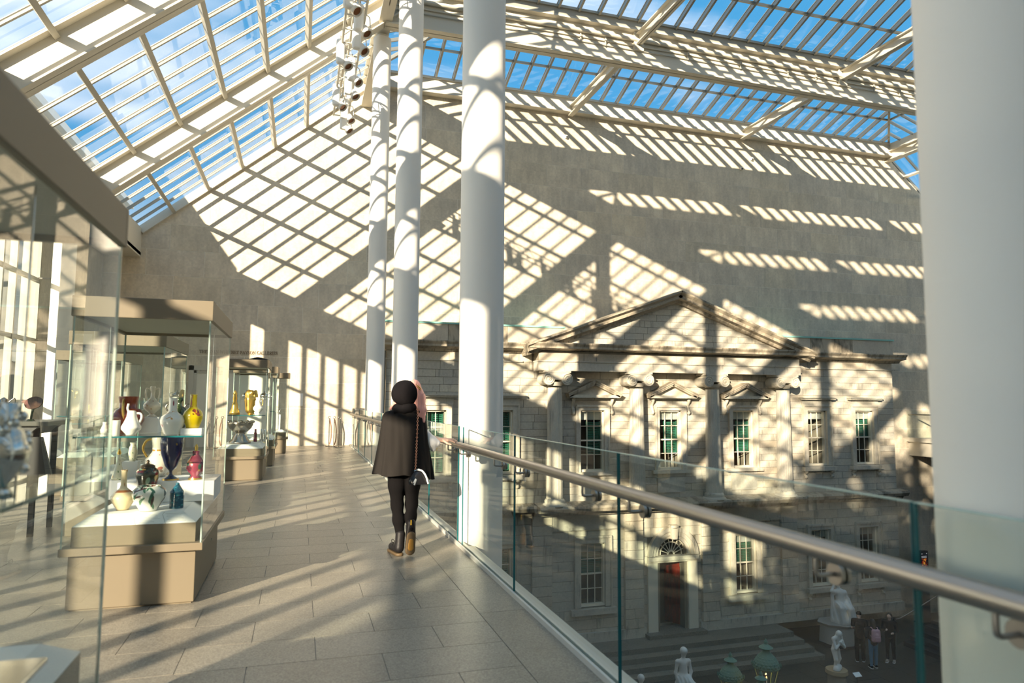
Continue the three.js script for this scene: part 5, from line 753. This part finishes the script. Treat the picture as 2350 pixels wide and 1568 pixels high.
// ------------------------------------------------------------------ visitors down in the court
function visitor(label, pos, turn, o) {
  const P = thing('person', label, 'person', pos, turn); const s = (o.h || 1.66) / 1.66, S = (g) => g.scale(s, s, s);
  const bow = o.bow || 0, hc = [0, 1.54 - bow * 0.04, -0.02 - bow * 0.07];
  const armL = o.armL || [[-0.18, 1.33, 0], [-0.22, 1.08, 0.02], [-0.12, 1.02, -0.2]], armR = o.armR || [[0.18, 1.33, 0], [0.22, 1.08, 0.02], [0.12, 1.02, -0.2]];
  const body = [{ c: hc, r: [0.074, 0.105, 0.088] }, { c: [hc[0], hc[1] - 0.02, hc[2] - 0.085], r: [0.012, 0.02, 0.014] }, [[0, 1.34, 0], [0, 1.45, -0.01 - bow * 0.03], 0.05, 0.048], [[0, 1.28, 0], [0, 0.95, 0], 0.10, 0.10]];
  for (const a of [armL, armR]) { body.push([a[0], a[1], 0.042, 0.034], [a[1], a[2], 0.033, 0.024], [a[2], [a[2][0] * 0.9, a[2][1] + 0.01, a[2][2] - 0.05], 0.028, 0.022]); for (let f = -1; f <= 2; f++) body.push([[a[2][0] * 0.9 + f * 0.012, a[2][1] + 0.01, a[2][2] - 0.05], [a[2][0] * 0.85 + f * 0.013, a[2][1] + 0.01 - 0.01 * Math.abs(f), a[2][2] - 0.10], 0.009, 0.007]); }
  mesh('body', S(blob(body, 0.012, 0.03)), skin, P);
  const lg = o.legs || [[-0.09, 0.03], [0.09, -0.05]];
  const tr = [[[-0.05, 0.92, 0], [0.05, 0.92, 0], 0.115, 0.115]]; lg.forEach(([x, z]) => tr.push([[x * 0.8, 0.86, 0], [x, 0.48, z * 0.3], 0.088, 0.062 + (o.baggy || 0)], [[x, 0.48, z * 0.3], [x * 1.05, 0.10, z], 0.060 + (o.baggy || 0), 0.048 + (o.baggy || 0)])); mesh('trousers', S(blob(tr, 0.014, 0.03)), o.trousers, P);
  const tp = [[[-0.11, 1.32, 0], [0.11, 1.32, 0], 0.085, 0.085], [[0, 1.26, 0.01], [0, 0.98, 0.01], 0.135, 0.14], [[0, 0.98, 0.01], [0, 0.90, 0.01], 0.14, 0.145]]; for (const a of [armL, armR]) { const q = o.short ? 0.65 : 1; tp.push([a[0], [a[0][0] + (a[1][0] - a[0][0]) * q, a[0][1] + (a[1][1] - a[0][1]) * q, a[0][2] + (a[1][2] - a[0][2]) * q], 0.065, 0.055]); if (!o.short) tp.push([a[1], [a[1][0] + (a[2][0] - a[1][0]) * 0.8, a[1][1] + (a[2][1] - a[1][1]) * 0.8, a[1][2] + (a[2][2] - a[1][2]) * 0.8], 0.05, 0.04]); } mesh('top', S(blob(tp, 0.014, 0.04)), o.top, P);
  lg.forEach(([x, z]) => { const sh = mesh('shoe', S(blob([[[x * 1.05, 0.055, z + 0.03], [x * 1.15, 0.045, z - 0.14], 0.046, 0.044]], 0.01, 0.02, (p, d) => Math.max(d, 0.02 - p[1]))), o.shoe, P); mesh('sole', S(blob([[[x * 1.05, 0.012, z + 0.035], [x * 1.15, 0.012, z - 0.15], 0.044, 0.046]], 0.01, 0.02, (p, d) => Math.max(d, p[1] - 0.026, 0.001 - p[1]))), M.white, sh); });
  if (o.cap) { mesh('cap', S(blob([{ c: [hc[0], hc[1] + 0.045, hc[2] + 0.01], r: [0.084, 0.075, 0.098] }, { c: [hc[0], hc[1] + 0.03, hc[2] - 0.11], r: [0.06, 0.012, 0.06] }], 0.009, 0.02, (p, d) => Math.max(d, hc[1] + 0.01 - p[1]))), M.black, P); }
  else mesh('hair', S(blob([{ c: [hc[0], hc[1] + 0.03, hc[2] + 0.02], r: [0.086, 0.09, 0.095] }, [[0, hc[1], hc[2] + 0.05], [0, 1.28, 0.10], 0.075, 0.06], [[-0.06, hc[1], 0], [-0.07, 1.34, 0.03], 0.03, 0.03], [[0.06, hc[1], 0], [0.07, 1.34, 0.03], 0.03, 0.03]], 0.011, 0.03)), hairBlack, P);
  return P;
}
function backpack(label, pos, turn, mat) { const b = thing('backpack', label, 'backpack', pos, turn); mesh('bag', blob([[[-0.06, 0.05, 0], [-0.06, 0.32, 0], 0.09, 0.08], [[0.06, 0.05, 0], [0.06, 0.32, 0], 0.09, 0.08], [[0, 0.1, 0.05], [0, 0.2, 0.05], 0.09, 0.08]], 0.012, 0.04), mat, b); for (const s of [-1, 1]) mesh('strap', tube([V(s * 0.08, 0.36, -0.02), V(s * 0.1, 0.42, -0.14), V(s * 0.11, 0.30, -0.24), V(s * 0.1, 0.10, -0.12)], 0.014, 6), mat, b); mesh('pocket', rbox(0.17, 0.15, 0.05, 0.02, 0, 0.10, 0.12), mat, b); return b; }
{
  const blk = cloth([0.010, 0.010, 0.012]), p1 = onY(1975, 1519, COURT), p2 = onY(2006, 1534, COURT), p3 = onY(2045, 1519, COURT);
  p3.z -= 0.0;
  const off = (p, t, d) => V(p.x + Math.sin(t) * d, COURT + 0.98, p.z + Math.cos(t) * d);
  visitor('visitor in black cap, shirt and trousers looking down near the seated statue', p1, -0.75, { h: 1.72, bow: 1, cap: 1, short: 1, top: blk, trousers: blk, shoe: blk, baggy: 0.012 });
  backpack('black backpack on the back of the visitor with the cap', off(p1, -0.75, 0.235), -0.75, blk);
  visitor('visitor with long black hair, dark top and blue jeans', p2, -0.35, { h: 1.62, top: std([0.015, 0.015, 0.02], 0.85), trousers: std([0.12, 0.24, 0.36], 0.8), shoe: blk });
  const q2 = off(p2, -0.35, 0.235); q2.y -= 0.03; backpack('pink backpack worn over a dark top with blue jeans', q2, -0.35, std([0.62, 0.36, 0.40], 0.75));
  visitor('visitor all in black with long hair glancing sideways and holding a phone', p3, 2.2, { h: 1.66, top: blk, trousers: blk, shoe: std([0.45, 0.40, 0.34], 0.8), armR: [[0.18, 1.33, 0], [0.20, 1.08, -0.05], [0.06, 1.12, -0.22]] });
  backpack('dark backpack behind the visitor dressed all in black', off(p3, 2.2, 0.235), 2.2, blk);
}
// ------------------------------------------------------------------ statues, lamp posts and fittings in the court
{
  const put = (px, py, y) => onY(px, py, y);
  { // seated, head on hand
    const p = onY(1930, 1478, COURT), t = thing('statue', 'white marble statue of a seated draped woman resting her head on one hand', 'statue', V(p.x, COURT, p.z), -0.35);
    mesh('plinth', merge([new THREE.CylinderGeometry(0.62, 0.66, 0.62, 8).scale(1.2, 1, 0.9).translate(0, 0.41, 0), new THREE.CylinderGeometry(0.70, 0.66, 0.08, 8).scale(1.2, 1, 0.9).translate(0, 0.76, 0)]), std([0.42, 0.40, 0.36], 0.6), t); mesh('plinth_base', new THREE.CylinderGeometry(0.70, 0.72, 0.10, 8).scale(1.2, 1, 0.9).translate(0, 0.05, 0), M.blackStone, t);
    const y = 0.8; mesh('figure', blob([{ c: [-0.10, y + 1.42, 0.02], r: [0.10, 0.13, 0.12] }, [[-0.06, y + 1.28, 0.03], [-0.02, y + 1.15, 0.04], 0.06, 0.07], [[-0.16, y + 1.10, 0.04], [0.16, y + 1.08, 0.04], 0.09, 0.09], [[0.0, y + 1.05, 0.04], [0.05, y + 0.72, 0.0], 0.15, 0.17], [[-0.2, y + 1.08, 0.06], [-0.34, y + 1.14, 0.16], 0.06, 0.05], [[-0.34, y + 1.14, 0.16], [-0.20, y + 1.38, 0.06], 0.05, 0.04], [[0.2, y + 1.05, 0.04], [0.30, y + 0.80, 0.06], 0.06, 0.05], [[0.30, y + 0.80, 0.06], [0.40, y + 0.56, 0.22], 0.05, 0.04], [[-0.06, y + 0.66, 0.02], [-0.08, y + 0.60, 0.36], 0.15, 0.12], [[0.14, y + 0.64, 0.02], [0.22, y + 0.56, 0.40], 0.15, 0.12], [[-0.08, y + 0.58, 0.38], [-0.02, y + 0.10, 0.40], 0.12, 0.14], [[0.22, y + 0.56, 0.40], [0.34, y + 0.08, 0.42], 0.12, 0.13], [[0.02, y + 0.5, 0.0], [0.05, y + 0.1, 0.1], 0.26, 0.36], [[0.36, y + 0.05, 0.4], [0.55, y + 0.04, 0.42], 0.08, 0.06], [[-0.26, y + 0.04, 0], [-0.28, y + 1.0, 0.05], 0.09, 0.06]], 0.022, 0.07, (q, d) => Math.max(d + 0.010 * Math.sin(q[0] * 60 + q[1] * 6) * (q[1] < y + 0.75 ? 1 : 0.3), y - 0.01 - q[1])), M.statue, t);
  }
  { // bending youth on a round base
    const y = -6.40, p = put(1920, 1536, y), t = thing('statue', 'small white marble statue of a youth bending over with folded arms on a brown base', 'statue', V(p.x, COURT, p.z), 0.2), h = y - COURT;
    mesh('pedestal', merge([new THREE.CylinderGeometry(0.26, 0.28, h - 0.1, 8).translate(0, (h - 0.1) / 2, 0)]), std([0.36, 0.32, 0.26], 0.6), t); mesh('base', cyl(0.30, 0.32, 0.10, 0, h - 0.05, 0, 32), std([0.42, 0.32, 0.20], 0.6), t);
    mesh('figure', blob([{ c: [0.0, h + 1.05, 0.12], r: [0.085, 0.10, 0.095] }, [[0, h + 0.95, 0.08], [0, h + 0.62, -0.02], 0.09, 0.10], [[-0.15, h + 0.92, 0.05], [0.15, h + 0.92, 0.05], 0.06, 0.06], [[-0.17, h + 0.90, 0.05], [-0.19, h + 0.66, 0.14], 0.045, 0.04], [[-0.19, h + 0.66, 0.14], [0.06, h + 0.86, 0.18], 0.04, 0.03], [[0.17, h + 0.90, 0.05], [0.17, h + 0.66, 0.16], 0.045, 0.04], [[0.17, h + 0.66, 0.16], [-0.06, h + 0.84, 0.19], 0.04, 0.03], [[-0.06, h + 0.56, -0.02], [-0.09, h + 0.30, 0.06], 0.085, 0.06], [[-0.09, h + 0.30, 0.06], [-0.07, h + 0.04, 0.0], 0.055, 0.04], [[0.06, h + 0.56, -0.02], [0.11, h + 0.30, 0.02], 0.085, 0.06], [[0.11, h + 0.30, 0.02], [0.10, h + 0.04, -0.06], 0.055, 0.04], [[-0.1, h + 0.03, 0.08], [0.12, h + 0.03, -0.02], 0.1, 0.1]], 0.014, 0.03, (q, d) => Math.max(d, h - q[1])), M.statue, t);
    const c = onY(1941, 1551, -6.75), l = thing('label_stand', 'small white tilted caption plate beside the bending youth statue', 'sign', V(p.x + 0.47, COURT, p.z + 0.30)); mesh('post', cyl(0.012, 0.012, h - 0.12, 0, (h - 0.12) / 2, 0, 10), M.steel, l); mesh('plate', rbox(0.24, 0.012, 0.15, 0.003).rotateX(0.6).translate(0, h - 0.1, 0), M.white, l);
  }
  { // standing nude with drapery
    const y = -5.35, p = put(1567, 1487, y), t = thing('statue', 'white marble statue of a half-draped woman seated upright before the steps', 'statue', V(p.x, COURT, p.z), -0.15), h = 0.55;
    mesh('pedestal', rbox(0.8, h, 0.8, 0.02, 0, h / 2, 0), std([0.40, 0.37, 0.33], 0.6), t); const T = 2.08;
    mesh('figure', blob([{ c: [0.02, T - 0.11, 0.0], r: [0.085, 0.115, 0.10] }, { c: [0.02, T - 0.07, 0.02], r: [0.10, 0.09, 0.11] }, [[0.02, T - 0.2, 0], [0.0, T - 0.32, 0], 0.05, 0.06], [[-0.14, T - 0.36, 0], [0.15, T - 0.36, 0], 0.065, 0.065], [[0, T - 0.42, 0], [0, T - 0.72, 0], 0.115, 0.12], { c: [-0.06, T - 0.50, -0.10], r: [0.06, 0.06, 0.05] }, [[-0.17, T - 0.37, 0], [-0.22, T - 0.66, 0.0], 0.05, 0.04], [[-0.22, T - 0.66, 0], [-0.20, T - 0.95, 0.06], 0.04, 0.03], [[0.17, T - 0.37, 0], [0.22, T - 0.64, 0.02], 0.05, 0.042], [[0.22, T - 0.64, 0.02], [0.14, T - 0.86, 0.14], 0.042, 0.032], [[-0.02, T - 0.80, 0], [0.06, T - 0.84, 0.10], 0.16, 0.15], [[0.10, T - 0.86, 0.05], [0.16, T - 0.90, 0.36], 0.13, 0.10], [[0.16, T - 0.90, 0.36], [0.14, h + 0.05, 0.36], 0.09, 0.09], [[-0.06, T - 0.86, 0.05], [-0.10, T - 1.1, 0.26], 0.13, 0.10], [[-0.10, T - 1.1, 0.26], [-0.10, h + 0.05, 0.22], 0.09, 0.09], [[0.0, h + 0.45, -0.05], [0, h + 0.1, 0], 0.24, 0.3]], 0.016, 0.05, (q, d) => Math.max(d + 0.007 * Math.sin(q[0] * 70 + q[1] * 14) * (q[1] < T - 0.72 ? 1 : 0), h - q[1])), M.statue, t);
  }
  { const y = -6.15, p = put(1471, 1548, y), t = thing('statue', 'white marble bust of a curly head just above the glass rail edge', 'statue', V(p.x, COURT, p.z), 0.5), T = y - COURT; mesh('figure', blob([{ c: [0, T - 0.10, 0], r: [0.09, 0.11, 0.105] }, [[0, T - 0.2, 0], [-0.03, T - 0.32, 0], 0.05, 0.06], [[-0.18, T - 0.38, 0], [0.1, T - 0.40, 0], 0.07, 0.07], [[-0.04, T - 0.45, 0], [-0.04, 0.3, 0], 0.12, 0.2]], 0.015, 0.04, (q, d) => Math.max(d + 0.005 * Math.sin(q[0] * 90) * Math.sin(q[1] * 90) * Math.sin(q[2] * 90), -q[1])), M.statue, t); mesh('base', rbox(0.6, 0.3, 0.6, 0.02, 0, 0.15, 0), std([0.40, 0.37, 0.33], 0.6), t); }
  // green patinated lamp posts
  const lampG = 'green patinated lamp posts in the court';
  const lamp = (px, py, yTop, s, label) => {
    const p = put(px, py, yTop), t = thing('lamp_post', label, 'lamp post', V(p.x, COURT, p.z), 0.4, lampG), H = yTop - COURT, c = H - 0.62 * s;
    mesh('post', lathe([[0, 0], [0.22, 0], [0.22, 0.1], [0.12, 0.2], [0.08, 0.6], [0.06, 0.7], [0.055, c - 0.75 * s], [0.09, c - 0.7 * s], [0.05, c - 0.62 * s], [0.11 * s, c - 0.56 * s], [0, c - 0.56 * s]].map(([a, b]) => [a, b]), 24), M.patina, t);
    mesh('finial', lathe([[0, 0], [0.15, 0.0], [0.16, 0.015], [0.07, 0.07], [0.05, 0.09], [0.035, 0.10], [0.05, 0.13], [0.035, 0.165], [0.015, 0.175], [0.02, 0.20], [0, 0.21]].map(([a, b]) => [a * s, b * s]), 24).translate(0, H - 0.21 * s, 0), M.patina, t);
    const rg = []; mesh('roof', lathe([[0.07, 0.41], [0.08, 0.33], [0.16, 0.26], [0.24, 0.16], [0.28, 0.05], [0.28, 0.02], [0.31, 0.0], [0.28, -0.03], [0, -0.02]].map(([a, b]) => [a * s, b * s]), 30).translate(0, c, 0), M.patina, t);
    for (let r = 0; r < 5; r++) for (let k = 0; k < 18; k++) { const a = (k + (r & 1) * 0.5) / 18 * 6.283, y = 0.05 + r * 0.048, rad_ = [0.278, 0.255, 0.225, 0.19, 0.14][r]; rg.push(new THREE.SphereGeometry(0.045 * s, 6, 4).scale(1, 0.8, 0.45).rotateY(-a + Math.PI / 2).translate(Math.cos(a) * rad_ * s, c + y * s, Math.sin(a) * rad_ * s)); } stuff(mesh('roof_scales', merge(rg), M.patina, t));
    for (let k = 0; k < 6; k++) { const a = k / 6 * 6.283; mesh('glazing_rib', rod(V(Math.cos(a) * 0.27 * s, c - 0.02, Math.sin(a) * 0.27 * s), V(Math.cos(a) * 0.13 * s, c - 0.56 * s, Math.sin(a) * 0.13 * s), 0.014 * s, 6), M.patina, t); mesh('ear', lathe([[0, 0], [0.03, 0.03], [0.02, 0.08], [0, 0.13]].map(([q, w]) => [q * s, w * s]), 10).translate(Math.cos(a) * 0.31 * s, c, Math.sin(a) * 0.31 * s), M.patina, t); }
    mesh('glass', new THREE.CylinderGeometry(0.26 * s, 0.12 * s, 0.52 * s, 6, 1, true).translate(0, c - 0.29 * s, 0), M.glass, t);
    mesh('flame_bulb', lathe([[0, 0], [0.012, 0.01], [0.014, 0.03], [0.004, 0.06], [0, 0.065]], 12).translate(0, c - 0.28 * s, 0), new THREE.MeshStandardMaterial({ color: 0x331100, emissive: new THREE.Color().setRGB(1, 0.42, 0.10), emissiveIntensity: 5 }), t); mesh('candle', cyl(0.012, 0.014, 0.2 * s, 0, c - 0.39 * s, 0, 10), M.white, t);
    const l = new THREE.PointLight(new THREE.Color().setRGB(1, 0.5, 0.15), 0.12, 4); l.position.set(0, c - 0.2 * s, 0); l.castShadow = true; t.add(l);
  };
  lamp(1676, 1497, -4.45, 0.95, 'green patinated street lamp with a scaled dome in front of the steps'); lamp(1757, 1466, -3.95, 1.0, 'tallest pale green street lamp with a lit flame bulb against the steps'); lamp(1746, 1540, -4.2, 0.8, 'lowest green street lamp showing only its finial and dome');
  // display kiosk by the end wall
  const kp = onZ(2118, 1290, -22.6), k = thing('display_kiosk', 'upright dark digital poster kiosk by the wall beyond the marble building', 'kiosk', V(kp.x, COURT, -22.6)), ky = kp.y - COURT;
  mesh('housing', rbox(0.42, ky + 0.42, 0.16, 0.02, 0, (ky + 0.42) / 2 + 0.04, 0), std([0.03, 0.03, 0.035], 0.5), k); mesh('base', rbox(0.7, 0.05, 0.5, 0.01, 0, 0.025, 0), M.black, k);
  const scr = cvTex(128, 256, (g) => { g.fillStyle = '#14141a'; g.fillRect(0, 0, 128, 256); g.fillStyle = '#cfcfd6'; g.fillRect(8, 12, 22, 7); g.fillRect(100, 10, 10, 10); for (let i = 0; i < 2; i++) for (let q = 0; q < 8; q++) g.fillRect(10 + q * 12, 46 + i * 16, 8, 9); for (let i = 0; i < 140; i++) { g.fillStyle = ['#7a1c10', '#c85a1a', '#2a1410', '#8a3a1a', '#d8a040', '#401812'][i % 6]; g.beginPath(); g.ellipse(rr(14, 114), rr(86, 240), rr(4, 13), rr(4, 11), rnd() * 3, 0, 7); g.fill(); } });
  mesh('screen', new THREE.PlaneGeometry(0.36, 0.74).translate(0, ky + 0.02, 0.085), new THREE.MeshStandardMaterial({ map: scr, roughness: 0.2, emissive: 0xffffff, emissiveMap: scr, emissiveIntensity: 0.5 }), k);
  // dark stone stair at the side with glass guards
  const sp = onY(2135, 1475, COURT), st = thing('side_stair', 'black stone stair with glass guards leading up beside the court', 'stairs', V(21.6, COURT, -18.6)); for (let i = 0; i < 6; i++) mesh('tread', metreUV(span(i * 0.34, 2.6, i * 0.16, (i + 1) * 0.16, -2.2, 2.2)), M.blackStone, st);
  mesh('guard', sheet([V(-0.2, 0, -2.3), V(2.4, 0.9, -2.3), V(2.4, 1.9, -2.3), V(-0.2, 1.0, -2.3)]), M.railGlass, st); mesh('guard_rail', tube([V(-0.25, 0.95, -2.25), V(0.2, 1.05, -2.25), V(2.4, 1.88, -2.25)], 0.02, 8), M.steel, st);
}
scene.traverse((o) => { if (o.isMesh) { o.castShadow = true; o.receiveShadow = true; } });
renderer.render(scene, camera);
